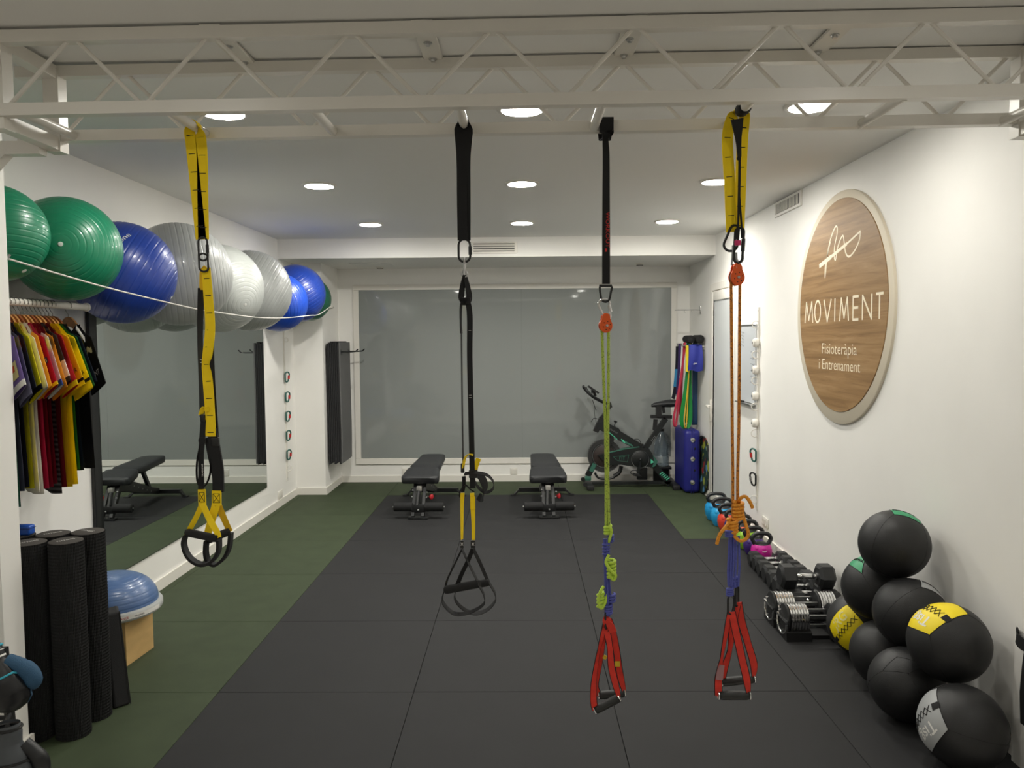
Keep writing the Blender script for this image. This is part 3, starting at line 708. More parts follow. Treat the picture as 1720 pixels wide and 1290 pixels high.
a1, a2 = P(1000, 1193, -.03), P(1040, 1172, -.03); c1, c2 = P(1006, 1168, .06), P(1049, 1164, .06)
red_loop(t3, None, [
    ([P(1017, 1056, -.006), P(1006, 1090, -.03), P(998, 1140, -.04), P(997, 1175, -.035), a1], [X_, X_ * .6 + Y_, X_ * .8 + Y_ * .5, X_, X_]),
    ([P(1018, 1056, -.006), P(1024, 1085, -.02), P(1027, 1120, -.03), P(1034, 1150, -.035), a2], [X_, X_ * .8 + Y_ * .5, X_, X_ * .9 + Y_ * .3, X_ * .6 + Y_]),
    ([P(1020, 1040, .008), P(1012, 1075, .03), P(1008, 1110, .05), P(1000, 1150, .06), c1], [X_, X_, X_ * .8 + Y_ * .6, X_, X_]),
    ([P(1022, 1040, .008), P(1030, 1062, .02), P(1036, 1095, .04), P(1041, 1130, .055), c2], [X_, X_ * .8 + Y_ * .5, X_, X_, X_ * .6 + Y_])], [(a1, a2), (c1, c2)])
b = B(); b.box(P(1037, 1115, .046), (.020, .006, .022), bev=.001, seg=1); obj('yellow_label', b, YPATCH, t3)
b = B(); b.box(P(1016, 1104, .028), (.014, .006, .016), (0, .5, 0), bev=.001, seg=1); obj('yellow_label', b, YPATCH, t3)
b = B(); strap(b, [P(1022, 1036, -.01), P(1018, 1044, -.02), P(1026, 1052, -.015), P(1030, 1062, -.01)], X_, .028, .003); obj('red_wrap', b, RED, t3)

# --- 4: yellow anchor with orange rope and red loops
YD = 2.87
t4 = thing('rope_pulley_trainer', 'yellow webbing anchor with an orange rope over an orange pulley and red handle loops', 'pulley trainer', P(1238, 200), 'pulley trainers hanging from the truss')
b = B(); fr = over_rung(b, .795, YD, 2.52, .752, 2.50, .806, P(1229, 390), P(1241, 385, .01), .040, twist=2)
an = obj('anchor_strap', b, YEL, t4); b = B(); marks(b, fr, .07, .55, first=.06); obj('stitch_marks', b, STITCH, an)
b = B(); b.lathe([(.020, -.028), (.0245, -.02), (.0245, .02), (.020, .028)], (.795, YD - .045, 2.602), (0, 1, 0), 18); o = obj('rung_wrap', b, WEB, t4)
b = B(); strap(b, [P(1238, 200, -.06), P(1239, 214, -.05), P(1240, 230, -.04), P(1241, 245, -.03), P(1242, 264, -.03)], X_, [.044, .034, .022, .016, .012], .010); b.tube([P(1242, 258, -.03), P(1242, 280, -.03), P(1241, 330, -.03), P(1240, 375, -.028), P(1237, 402, -.02)], .0042, 7); b.tube([P(1243, 262, -.026), P(1242, 330, -.026), P(1246, 385, -.024), P(1246, 400, -.02)], .0038, 7); b.ball(P(1241, 266, -.03), .008, 10); obj('backup_cord', b, WEB, t4)
PINK = mat('pink_tape', (214, 48, 110), .6)
carabiner('carabiner', t4, P(1230, 400), V((.25, 0, 1)), V((1, .2, -.2)), .095, .044, .0048, BLACKM, None, -.2)
cb = carabiner('carabiner', t4, P(1241, 412, -.012), V((.05, 0, 1)), V((1, -.2, 0)), .125, .030, .005, BLACKM, BLACKM)
obj('pink_tape', B().cyl(P(1239, 404, -.014), P(1239, 412, -.014), .012, 10), PINK, t4)
b = B(); b.tube(spline([P(1236, 424, -.012), P(1237, 436, -.012), P(1242, 441, -.012), P(1247, 436, -.012), P(1247, 428, -.012)], 4), .0055, 8); b.tube([P(1231, 412), P(1230, 430), P(1229, 446)], .0035, 7); obj('grey_tip', b, GREYM, t4)
carabiner('swivel_ring', t4, P(1238, 449), Z_, V((.5, 1, 0)), .034, .026, .0032, STEEL)
pulley(t4, P(1237, 466), .09, .058)
b = B(); b.tube([P(1228, 474), P(1229, 600), P(1230, 720), P(1231, 800), P(1231, 868)], .0058, 8); b.tube([P(1243, 474), P(1242, 600), P(1241, 720), P(1239, 800), P(1239, 842)], .0058, 8)
b.tube([P(1243, 474), P(1242, 463), P(1236, 457), P(1230, 463), P(1228, 474)], .0056, 8)
obj('orange_rope', b, OROPE, t4)
knot('rope_knot', P(1240, 858), .019, .072, 5.5, .0066, OCORD, t4, .85, [P(1240, 842), P(1245, 836, -.015), P(1252, 834, -.02), P(1259, 842, -.02), P(1264, 853, -.015)])
knot('rope_knot', P(1230, 884, -.012), .019, .055, 4.5, .0066, OCORD, t4, .85, [P(1226, 876, -.02), P(1218, 886, -.035), P(1209, 898, -.035), P(1204, 914, -.03)])
b = B(); b.tube(spline([P(1248, 866), P(1254, 885, -.015), P(1257, 897, -.02), P(1252, 906, -.02), P(1242, 908, -.02), P(1233, 900, -.02), P(1227, 892, -.02)], 6), .0066, 7); obj('rope_loop', b, OCORD, t4)
b = B()
for pts in ([(1228, 900), (1228, 940), (1226, 985)], [(1232, 900), (1232, 940), (1229, 988)], [(1237, 902), (1236, 950), (1234, 985)], [(1241, 900), (1242, 950), (1240, 985)], [(1226, 898), (1223, 960), (1224, 985)]):
    b.tube([P(u, v, -.004 * i) for i, (u, v) in enumerate(pts)], .0045, 7)
obj('blue_cord', b, BCORD, t4)
knot('cord_knot', P(1226, 994, -.008), .011, .03, 4, .005, BCORD, t4); knot('cord_knot', P(1233, 978, .004), .011, .04, 4, .005, BCORD, t4); knot('cord_knot', P(1225, 896, -.02), .012, .025, 3, .006, BCORD, t4)
carabiner('carabiner', t4, P(1228, 1015, -.008), Z_, V((1, .6, 0)), .075, .032, .0042, BLACKM); carabiner('carabiner', t4, P(1238, 1000, .008), Z_, V((.6, 1, 0)), .08, .034, .0042, BLACKM)
a1, a2 = P(1207, 1168, -.04), P(1258, 1168, -.04); c1, c2 = P(1212, 1146, .05), P(1266, 1140, .05)
red_loop(t4, None, [
    ([P(1228, 1028, -.01), P(1220, 1060, -.02), P(1212, 1105, -.035), P(1207, 1140, -.04), a1], [X_, X_ * .8 + Y_ * .6, X_ * .6 + Y_ * .8, X_, X_]),
    ([P(1229, 1028, -.01), P(1236, 1060, -.02), P(1246, 1105, -.03), P(1254, 1140, -.04), a2], [X_] * 4 + [X_ * .6 + Y_]),
    ([P(1239, 1012, .006), P(1231, 1050, .02), P(1226, 1090, .035), P(1216, 1125, .045), c1], [X_, X_, X_ * .8 + Y_ * .6, X_, X_]),
    ([P(1240, 1012, .006), P(1246, 1045, .02), P(1256, 1080, .035), P(1266, 1115, .045), c2], [X_, X_, X_ * .9 + Y_ * .3, X_, X_ * .6 + Y_])], [(a1, a2), (c1, c2)], .028)
b = B(); b.ribbon([P(1211, 1117, -.042), P(1208, 1142, -.044)], X_, .026, .004); obj('grey_label', b, mat('grey_label', (150, 110, 112), .7), t4)

# ------------------------------------------------------------------ medicine balls by the right wall
LEATHER = mat('black_vinyl', (27, 27, 28), .5, spec=.5, var=.15, vscale=12, bump=.25, bscale=260, rv=.06)
SEAM = mat('seam_thread', (10, 10, 10), .8)
GREENV = mat('green_vinyl', (36, 148, 98), .45); YELV = mat('yellow_vinyl', (246, 220, 12), .45); GREYV = mat('grey_vinyl', (165, 167, 168), .45); NAVYV = mat('navy_vinyl', (30, 36, 88), .5)
def slerp(a, b, t):
    a, b = V(a).normalized(), V(b).normalized(); w_ = a.angle(b)
    return a if w_ < 1e-5 else (a * math.sin((1 - t) * w_) + b * math.sin(t * w_)) / math.sin(w_)
def med_ball(c, R0, pm, c00, c10, c01, label, text='Tisg', mark=WHITEPR):
    c = V(c); R = R0 * .985; c00, c10, c01 = [V(q).normalized() for q in (c00, c10, c01)]; c11 = (c10 + c01 - c00).normalized()
    t = thing('medicine_ball', label, 'medicine ball', c - V((0, 0, R0)), 'medicine balls piled by the right wall')
    obj('ball_skin', B().ball(c, R, 64), LEATHER, t)
    bil = lambda s_, q: slerp(slerp(c00, c10, s_), slerp(c01, c11, s_), q)
    sg = 1 if (c10 - c00).cross(c01 - c00).dot(c00) > 0 else -1
    pt = B(); pt.grid(lambda a, q: c + bil(a, q) * (R * 1.005), 28, 32, flip=sg < 0); pn = obj('colour_panel', pt, pm, t)
    b = B(); corners = [c00, c10, c11, c01]
    for a, d in ((c00, -c11), (c10, -c01), (c11, -c00), (c01, -c10)): b.tube([c + slerp(a, d, k / 10) * R for k in range(11)], .0011, 5)
    for i in range(4):
        a, d = corners[i], corners[(i + 1) % 4]; b.tube([c + slerp(a, d, k / 8) * (R * 1.004) for k in range(9)], .0014, 5); b.tube([c - slerp(a, d, k / 8) * R for k in range(9)], .0011, 5)
    obj('seam', b, SEAM, t, kind='stuff')
    b = B(); n = 6
    for k in range(n):
        q0, q1 = .2 + .74 * k / n, .2 + .74 * (k + 1) / n
        for s0, s1 in ((.43, .57), (.57, .43)): b.tube([c + bil(s0, q0) * (R * 1.012), c + bil(.5, (q0 + q1) / 2) * (R * 1.014), c + bil(s1, q1) * (R * 1.012)], .0017, 5)
    obj('lacing', b, SEAM, pn, kind='stuff')
    b = B(); b.grid(lambda a, q: c + bil(.43 + .14 * a, -.02 + .17 * q) * (R * 1.014), 4, 5); b.grid(lambda a, q: c + bil(.43 + .14 * a, -.02 + .17 * q) * (R * 1.004), 4, 5); obj('lace_tab', b, WEB, pn)
    if text:
        L = (c01 - c00).length; Wd = (c10 - c00).length
        b = B(); text_on(b, text, lambda x, y: c + bil(.22 - sg * y / (Wd * R), .52 + x / (L * R)) * (R * 1.013), .040, .085, .02); obj('white_print', b, mark, pn)
    return t
med_ball((1.879, 3.899, .738), .172, GREENV, (.55, -.45, .70), (.72, .30, .60), (-.15, -.27, .955), 'black medicine ball with a green panel, on top of the pile', None)
med_ball((1.871, 3.37, .44), .171, YELV, (-.762, -.508, .401), (.26, -.391, .883), (-.883, .36, .302), 'black medicine ball with a yellow laced panel on top, stacked in front of the pile')
med_ball((1.878, 3.727, .443), .170, GREYV, (.76, -.40, .51), (.93, .25, .25), (.10, -.42, .90), 'black medicine ball with a grey panel turned to the wall, under the topmost ball', None)
med_ball((1.814, 3.148, .172), .172, GREYV, (-.708, -.654, .267), (-.473, .284, .834), (-.826, -.209, -.524), 'black medicine ball with a light grey laced panel, nearest on the floor')
med_ball((1.783, 3.555, .169), .169, NAVYV, (.3, .7, -.6), (.8, .3, -.5), (-.2, .6, -.75), 'plain black medicine ball on the floor under the yellow topped ball', None)
med_ball((1.846, 3.914, .168), .168, NAVYV, (-.62, -.25, -.74), (-.25, -.1, -.95), (-.55, .5, -.66), 'plain black medicine ball on the floor between the yellow banded ball and the front pair', None)
med_ball((1.888, 4.315, .171), .171, YELV, (-.992, -.105, -.068), (-.519, -.454, -.724), (-.532, -.344, .774), 'black medicine ball with a broad yellow band, beside the chrome dumbbells', 'JRG', mat('faded_print', (236, 226, 150), .6))
med_ball((1.875, 4.092, .453), .171, GREENV, (-.72, .2, .66), (-.2, .75, .63), (-.633, -.497, .594), 'black medicine ball with a green panel, second level beside the topmost ball', None)

# ------------------------------------------------------------------ hex dumbbells
HEXR = mat('black_hex_rubber', (30, 31, 32), .5, spec=.5, var=.1, vscale=20)
def hex_dumbbell(L, hl, hr, rg=.0155):
    """along x, lying on a flat of the heads; origin on the floor under the middle"""
    t = thing('hex_dumbbell', '', 'dumbbell', (0, 0, 0), 'hex dumbbells in a row along the right wall'); zc = hr * .866
    for s_ in (-1, 1):
        x0, x1 = s_ * (L / 2), s_ * (L / 2 - hl); d = -s_; b = B(); vs = []; ks = [(0, .72), (.16, .97), (.84, .97), (1, .74)]
        for q, k in ks:
            for j in range(6):
                a = pi / 3 * j; vs.append((x0 + d * hl * q, math.cos(a) * hr * k, zc + math.sin(a) * hr * k))
        fs = [tuple(range(6)), tuple(range(18, 24))] + [(i * 6 + j, i * 6 + (j + 1) % 6, i * 6 + 6 + (j + 1) % 6, i * 6 + 6 + j) for i in range(3) for j in range(6)]
        b.add(vs, fs, False); obj('hex_head', b, HEXR, t)
        bb = B(); bb.cyl((x1, 0, zc), (x1 + d * .012, 0, zc), rg * 1.5, 14); obj('collar', bb, CHROME, t)
    g = L / 2 - hl
    b = B(); b.lathe([(rg * .85, -g), (rg * .85, -g * .8), (rg, -g * .75), (rg * 1.08, 0), (rg, g * .75), (rg * .85, g * .8), (rg * .85, g)], (0, 0, zc), (1, 0, 0), 16)
    for k in range(-8, 9): b.tube([(k * g * .08, math.cos(a) * rg * 1.07, zc + math.sin(a) * rg * 1.07) for a in [2 * pi * j / 10 for j in range(10)]], .0007, 4, True)
    obj('handle', b, CHROME, t); return t
dbs = [(1.915, 6.00, .30, .085, .066), (1.912, 5.87, .30, .088, .068), (1.910, 5.735, .31, .09, .070), (1.908, 5.597, .31, .09, .072), (1.905, 5.455, .32, .095, .074), (1.902, 5.308, .33, .098, .076), (1.900, 5.155, .33, .10, .078), (1.898, 5.0, .33, .10, .078)]
names = ['next to the magenta kettlebell', 'second from the magenta kettlebell', 'third from the magenta kettlebell', 'fourth from the magenta kettlebell', 'fifth from the magenta kettlebell', 'behind the raised dumbbell', 'under the raised dumbbell', 'beside the chrome plated ones']
for (x, y, L, hl, hr), n in zip(dbs, names):
    d = hex_dumbbell(L, hl, hr); d.location = (x, y, 0); d['label'] = 'black hex dumbbell with chrome handle on the floor, ' + n
d = hex_dumbbell(.355, .105, .088, .017); d.location = (1.872, 5.08, .130); d['label'] = 'large black hex dumbbell lying raised on top of the row of dumbbells'; d.rotation_euler = (0, 0, .0)

# adjustable chrome dumbbells in cradles
def adjustable(x0, y, label):
    t = thing('adjustable_dumbbell', label, 'dumbbell', (x0 + .19, y, 0), 'chrome adjustable dumbbells')
    b = B(); b.prism([(-.095, 0), (.095, 0), (.088, .05), (.06, .062), (-.06, .062), (-.088, .05)], (x0 + .07, y, 0), Y_, Z_, .15); b.prism([(-.095, 0), (.095, 0), (.088, .05), (.06, .062), (-.06, .062), (-.088, .05)], (x0 + .325, y, 0), Y_, Z_, .13); b.box((x0 + .19, y, .012), (.16, .11, .024)); obj('cradle', b, BLACKP, t)
    for s0, n, w_ in ((x0 + .005, 8, 1), (x0 + .275, 7, 1)):
        for k in range(n):
            x = s0 + k * .0165; r = .088 - .002 * (k % 2)
            o = obj('weight_plate', B().lathe([(0, -.007), (r - .004, -.007), (r, -.004), (r, .004), (r - .004, .007), (0, .007)], (x + .008, y, .108), (1, 0, 0), 32), CHROME if k not in (0,) else BLACKM, t)
    b = B(); b.tube([(x0 - .004, y + math.cos(a) * .086, .108 + math.sin(a) * .086) for a in [pi * 1.02 + pi * .96 * k / 14 for k in range(15)]], .006, 8); b.box((x0 - .004, y, .116), (.012, .178, .012)); b.cyl((x0 - .016, y + .03, .15), (x0 + .0, y + .03, .15), .006, 10); obj('selector_rim', b, CHROME, t)
    obj('handle', B().cyl((x0 + .13, y, .108), (x0 + .28, y, .108), .017, 16), RUBBER, t)
    for yy, zz in ((-.055, .085), (-.055, .14), (.05, .14)): obj('guide_rail', B().bar((x0 + .13, y + yy, zz), (x0 + .28, y + yy, zz), .012, .014), STEEL, t)
    return t
adjustable(1.545, 4.80, 'chrome plated adjustable dumbbell in a black cradle, farther of the two')
adjustable(1.550, 4.575, 'chrome plated adjustable dumbbell in a black cradle, nearer of the two')

# ------------------------------------------------------------------ kettlebells
def kettlebell(x, y, R, col, nm, label, lower=None, rz=0):
    m = mat('kettlebell_' + nm, col, .38, var=.06, vscale=20); t = thing('kettlebell', label, 'kettlebell', (x, y, 0), 'coloured kettlebells along the right wall')
    iron = mat('kettlebell_iron', (28, 29, 31), .4, spec=.6)
    k = R / .1
    b = B(); b.lathe([(.0, 0), (.060 * k, 0), (.072 * k, .006), (.094 * k, .05 * k), (.1 * k, .09 * k), (.098 * k, .115 * k), (.088 * k, .145 * k), (.066 * k, .172 * k), (.03 * k, .185 * k), (0, .188 * k)], (x, y, 0), (0, 0, 1), 28); obj('bell', b, iron, t)
    b = B(); b.lathe([(.055 * k, -.001), (.074 * k, .004), (.097 * k, .05 * k), (.1035 * k, .09 * k), (.1015 * k, .116 * k), (.092 * k, .145 * k), (.076 * k, .164 * k), (.070 * k, .163 * k)], (x, y, 0), (0, 0, 1), 28)
    for j in range(5):  # moulded scallops of the sleeve
        a = -pi / 2 + (j - 2) * .8; b.ball((x + math.cos(a) * .062 * k, y + math.sin(a) * .062 * k, .125 * k), .040 * k, 14)
    obj('vinyl_sleeve', b, m, t)
    b = B(); h = .160 * k; w_ = .082 * min(1, .3 + .7 * k)
    pts = [(x - .05 * k, y, h - .02), (x - w_ * .9, y, h + .02), (x - w_ * 1.05, y, h + .048), (x - w_ * .8, y, h + .078), (x - w_ * .4, y, h + .087), (x, y, h + .089), (x + w_ * .4, y, h + .087), (x + w_ * .8, y, h + .078), (x + w_ * 1.05, y, h + .048), (x + w_ * .9, y, h + .02), (x + .05 * k, y, h - .02)]
    b.tube(spline(pts, 4), .0165, 12); obj('handle', b, iron, t)
    b = B(); b.lathe([(0, .003), (.026 * k, .003), (.028 * k, 0)], V((x - .0, y - .088 * k, .125 * k)), (0, -.8, .6), 16); obj('weight_disc', b, STEEL, t)
    return t
kb = [(1.900, 7.560, 0.1075, (28, 140, 196), 'blue', 'bright blue kettlebell nearest the door, at the far end of the row'), (1.900, 7.335, 0.1056, (36, 150, 205), 'sky', 'sky blue kettlebell, second from the door'),
      (1.905, 7.120, 0.0998, (206, 62, 42), 'red', 'red kettlebell, third from the door after the two blue ones'), (1.908, 6.915, 0.0940, (34, 42, 110), 'navy', 'navy kettlebell between the red and the orange one'),
      (1.905, 6.720, 0.0920, (214, 84, 44), 'orange', 'orange red kettlebell next to the lime one'), (1.905, 6.530, 0.0905, (140, 186, 44), 'lime', 'lime green kettlebell next to the dark violet one'),
      (1.905, 6.345, 0.0826, (60, 34, 110), 'violet', 'dark violet kettlebell next to the magenta one'), (1.915, 6.170, 0.0806, (196, 28, 146), 'magenta', 'magenta kettlebell at the near end of the row, next to the dumbbells')]
for a in kb: kettlebell(*a)

# ------------------------------------------------------------------ benches
PAD = mat('black_upholstery', (40, 41, 43), .5, spec=.45, bump=.15, bscale=300)
REDP = mat('red_plastic', (206, 44, 54), .4)
def bench(label, px):
    t = thing('weight_bench', label, 'bench', (0, 0, 0), 'adjustable benches before the grey panels')
    def pad(y0, z0, w0, y1, z1, w1, th, cr=.03):
        b = B(); n = 10; rings = []
        a, c = V((0, y0, z0)), V((0, y1, z1)); d = (c - a); L = d.length; d.normalize(); up = X_.cross(d)
        for k in range(n + 1):
            q = k / n; e = min(q, 1 - q) * L; sh = 1 if e > cr * 2 else .80 + .2 * math.sqrt(max(0, 1 - (1 - e / (cr * 2)) ** 2)); w_ = (w0 + (w1 - w0) * q) * sh; h = th * (1 if e > cr else .72 + .28 * math.sqrt(max(0, 1 - (1 - e / cr) ** 2)))
            p = a + d * (L * q); ring = []
            for (sx, sz) in ((-.5, -.28), (-.47, -.5), (.47, -.5), (.5, -.28), (.5, .28), (.46, .45), (.30, .5), (-.30, .5), (-.46, .45), (-.5, .28)): ring.append(p + X_ * (sx * w_) + up * (sz * h))
            rings += ring
        fs = [tuple(range(9, -1, -1)), tuple(n * 10 + j for j in range(10))] + [(i * 10 + j, i * 10 + (j + 1) % 10, i * 10 + 10 + (j + 1) % 10, i * 10 + 10 + j) for i in range(n) for j in range(10)]
        b.add(rings, fs); return b
    obj('seat_pad', pad(.10, .365, .395, .40, .425, .335, .085, .035), PAD, t, ang=60); obj('back_pad', pad(.415, .425, .325, 1.17, .455, .265, .075, .035), PAD, t, ang=60)
    obj('front_foot', B().box((0, 0, .012), (.20, .07, .024), bev=.004), BLACKM, t)
    for x in (-.055, .045): obj('front_post', B().bar((x, .0, .02), (x, .20, .33), .03, .05, X_), BLACKM, t)
    b = B(); b.box((-.005, .03, .10), (.13, .06, .075), bev=.004); b.cyl((-.01, .10, .26), (-.02, .02, .12), .022, 12); o = obj('post_sleeve', b, BLACKM, t)
    obj('grey_cap', B().box((-.005, .115, .285), (.05, .05, .05), bev=.004), mat('grey_cap', (150, 148, 142), .5), t)
    for s_ in (-1, 1):
        b = B(); b.tube([(s_ * .06, .03, .115), (s_ * .065, .03, .115), (s_ * .245, .03, .115), (s_ * .252, .03, .115)], [.036, .045, .045, .038], 20); o = obj('foam_roller', b, FOAM, t); obj('end_bolt', B().cyl((s_ * .25, .03, .115), (s_ * .262, .03, .115), .009, 8), STEEL, o)
    obj('main_beam', B().bar((0, .20, .30), (0, 1.16, .07), .06, .07, X_), BLACKM, t)
    for x in (-.04, .04):
        b = B(); b.prism([(.18, .36), (.34, .37), (.52, .30), (1.02, .13), (1.05, .09), (.98, .08), (.44, .20), (.20, .26)], (x, 0, 0), Y_, Z_, .008); p = obj('side_plate', b, BLACKM, t)
        bb = B()
        for k in range(6): q = V((x, .42 + k * .1, .285 - k * .034)); bb.cyl(q - X_ * .006, q + X_ * .006, .008, 8)
        obj('bolt_heads', bb, STEEL, p, kind='stuff')
    obj('back_strut', B().bar((0, .80, .40), (0, .98, .13), .035, .04, X_), BLACKM, t)
    obj('rear_beam', B().bar((-.27, 1.19, .06), (.27, 1.19, .06), .05, .045), BLACKM, t)
    for s_ in (-1, 1):
        obj('rear_foot', B().bar((s_ * .265, 1.18, .062), (s_ * .315, 1.15, .014), .05, .02, Y_), BLACKM, t); obj('rubber_pad', B().box((s_ * .335, 1.15, .007), (.06, .06, .014), bev=.003), RUBBER, t)
    b = B(); b.cyl((.06, .20, .19), (.10, .17, .19), .008, 10); k = obj('pin_knob', B().lathe([(.008, 0), (.012, .01), (.012, .018), (.026, .022), (.028, .034), (.02, .042), (0, .044)], (.085, .18, .19), (.8, -.5, 0), 16), REDP, t); obj('pin_shaft', b, STEEL, k)
    bb = B()
    for x, y, z in ((-.075, .07, .21), (.075, .09, .25), (.07, .08, .20), (-.07, .1, .27), (0, -.002, .09)): bb.ball((x, y, z), .010, 8)
    obj('bolt_heads', bb, STEEL, t, kind='stuff')
    t.location = (px[0], px[1], 0); t.rotation_euler = (0, 0, px[2]); return t
bench('black adjustable weight bench, left one, under the yellow tabbed trainer', (-1.045, 7.66, -.03)); bench('black adjustable weight bench, right one, beside the exercise bike', (.265, 7.66, .035))

# ------------------------------------------------------------------ exercise bike
BY = 9.30
def K(a, c): return (.7366 + a * .0011106, 1.3487 - c * .0011137)      # side view sketch of the bike -> metres
def K3(a, c, y=BY): q = K(a, c); return V((q[0], y, q[1]))
MINT = mat('mint_paint', (88, 200, 160), .45); MINTD = mat('dark_mint_paint', (54, 104, 88), .45); BRN = mat('flywheel_brown', (46, 36, 33), .5); FRAME = mat('bike_frame', (25, 28, 28), .38); SILV = mat('dull_silver', (150, 152, 152), .35, 1)
bk = thing('exercise_bike', 'black and mint indoor exercise bike standing before the right end of the grey panel', 'exercise bike', (1.30, BY, 0))
def plate(name, poly, m, w_, y=BY, parent=bk):
    return obj(name, B().prism([K(*p) for p in poly], (0, y, 0), X_, Z_, w_), m, parent)
wc = K3(225, 872)
fw = obj('flywheel', B().lathe([(0, -.012), (.15, -.012), (.155, -.018), (.197, -.018), (.203, -.012), (.203, .012), (.197, .018), (.155, .018), (.15, .012), (0, .012)], wc, (0, 1, 0), 48), mat('flywheel_grey', (70, 70, 70), .4, .6), bk)
obj('flywheel_disc', B().lathe([(0, -.015), (.13, -.015), (.135, -.012)], wc, (0, 1, 0), 40), BRN, fw)
b = B(); b.tube([wc + V((math.cos(a) * .200, -.017, math.sin(a) * .200)) for a in [2 * pi * k / 48 for k in range(48)]], .004, 6, True); b.tube([wc + V((math.cos(a) * .142, -.018, math.sin(a) * .142)) for a in [2 * pi * k / 40 for k in range(40)]], .004, 6, True); obj('rim_ring', b, SILV, fw)
obj('hub', B().lathe([(0, -.03), (.022, -.03), (.028, -.018), (.028, .03), (0, .03)], wc, (0, 1, 0), 20), SILV, fw)
plate('chain_cover', [(150, 860), (262, 838), (430, 800), (600, 775), (700, 790), (742, 850), (760, 930), (735, 995), (680, 990), (520, 985), (400, 965), (262, 970)], FRAME, .09)
plate('mint_edge', [(262, 832), (430, 794), (600, 768), (600, 776), (430, 803), (262, 842)], MINTD, .094)
plate('cover_fin', [(690, 800), (735, 850), (800, 930), (770, 985), (720, 1000), (690, 940)], MINTD, .086); plate('mint_corner', [(722, 905), (760, 940), (722, 955)], MINT, .098)
crc = K3(607, 908, BY - .05)
o = obj('crank_disc', B().lathe([(0, -.012), (.09, -.012), (.10, -.006), (.10, .004)], crc, (0, 1, 0), 36), FRAME, bk); obj('crank_ring', B().tube([crc + V((math.cos(a) * .104, -.005, math.sin(a) * .104)) for a in [2 * pi * k / 40 for k in range(40)]], .004, 6, True), SILV, o)
for s_, q in ((-1, (580, 1065)), (1, (640, 760))):
    e = K3(q[0], q[1], BY + s_ * .085); cc = K3(607, 908, BY + s_ * .075)
    cr = obj('crank_arm', B().bar(cc, e, .016, .026), BLACKM if s_ > 0 else FRAME, bk); obj('crank_cap', B().ball(cc, .016, 10), BLACKM, cr)
    pd = obj('pedal', B().box(e + V((-.02, s_ * .05, 0)), (.095, .085, .022), (0, .25, 0), bev=.005), BLACKP, bk); obj('pedal_cage', B().tube(spline([e + V((-.05, s_ * .02, 0)), e + V((-.09, s_ * .03, .02)), e + V((-.085, s_ * .05, .05)), e + V((-.03, s_ * .06, .055)), e + V((.0, s_ * .06, .015))], 4), .004, 6), BLACKP, pd); obj('pedal_axle', B().cyl(e, e + V((0, s_ * .02, 0)), .014, 12), SILV, pd)
b = B(); L = [(320, 880), (362, 920), (470, 935), (485, 858)]
for i in range(4): b.tube([K3(*L[i], BY - .047), K3(*L[(i + 1) % 4], BY - .047)], .0022, 5)
bd = obj('badge_outline', b, MINTD, bk); b = B(); text_on(b, 'FIT', plane_fn(K3(415, 893, BY - .0475), X_, Z_), .04, .068); obj('badge_lettering', b, MINTD, bd)
plate('down_tube', [(150, 505), (225, 500), (380, 575), (400, 605), (620, 740), (650, 775), (540, 790), (262, 640), (160, 580)], FRAME, .07)
b = B(); text_on(b, 'TRAINER', plane_fn(K3(325, 602, BY - .036), V((.86, 0, -.5)), V((.5, 0, .86))), .02, .11); obj('tube_lettering', b, SILV, bk)
b = B(); stroke(b, [K(270, 612), K(360, 690)], .008, lambda x, z: V((x, BY - .0355, z))); obj('mint_stripe', b, MINT, bk)
for k in range(7):
    b = B(); stroke(b, [K(408 + k * 17, 690 + k * 9), K(428 + k * 17, 722 + k * 8)], .010, lambda x, z: V((x, BY - .0355, z))); obj('mint_chevron', b, MINT if k < 2 else MINTD, bk)
plate('fork', [(300, 640), (330, 690), (290, 770), (245, 880), (205, 880), (250, 760)], FRAME, .012, BY - .045); plate('fork', [(300, 640), (330, 690), (290, 770), (245, 880), (205, 880), (250, 760)], FRAME, .012, BY + .045)
obj('head_tube', B().bar(K3(205, 455), K3(130, 610), .06, .065), BLACKM, bk)
obj('handle_post', B().bar(K3(285, 335), K3(185, 490), .035, .045), BLACKM, bk); obj('post_clamp', B().bar(K3(265, 330), K3(302, 318), .07, .06), BLACKM, bk)
for s_ in (-1, 1):
    obj('handlebar', B().tube(spline([K3(285, 312), K3(200, 285, BY + s_ * .05), K3(110, 235, BY + s_ * .14), K3(60, 195, BY + s_ * .20), K3(20, 145, BY + s_ * .19), K3(14, 128, BY + s_ * .17)], 5), .0165, 10), RUBBER, bk)
obj('elbow_bridge', B().tube([K3(110, 235, BY - .14), K3(120, 238), K3(110, 235, BY + .14)], .015, 8), BLACKM, bk)
cs = obj('console', B().bar(K3(55, 118), K3(160, 190), .16, .024), BLACKP, bk); obj('console_stalk', B().bar(K3(110, 165), K3(130, 225), .03, .03), BLACKP, cs); obj('phone_rest', B().box(K3(95, 175), (.02, .12, .04)), BLACKP, cs)
b = B(); b.tube(spline([K3(92, 260, BY - .1), K3(110, 320, BY - .09), K3(130, 370, BY - .06)], 4), .004, 6); b.tube(spline([K3(110, 330, BY - .05), K3(122, 450, BY - .03), K3(140, 520, BY - .03)], 4), .0025, 5); b.tube(spline([K3(82, 500, BY - .03), K3(110, 462, BY - .03), K3(150, 470, BY - .03)], 4), .004, 6); obj('brake_cable', b, BLACKP, bk)
obj('resistance_knob', B().lathe([(.006, 0), (.006, .04), (.02, .046), (.022, .06), (.012, .066), (0, .066)], K3(335, 550), (.25, 0, 1), 14), BLACKP, bk)
obj('seat_post', B().bar(K3(670, 790), K3(890, 470), .05, .06), FRAME, bk)
b = B()
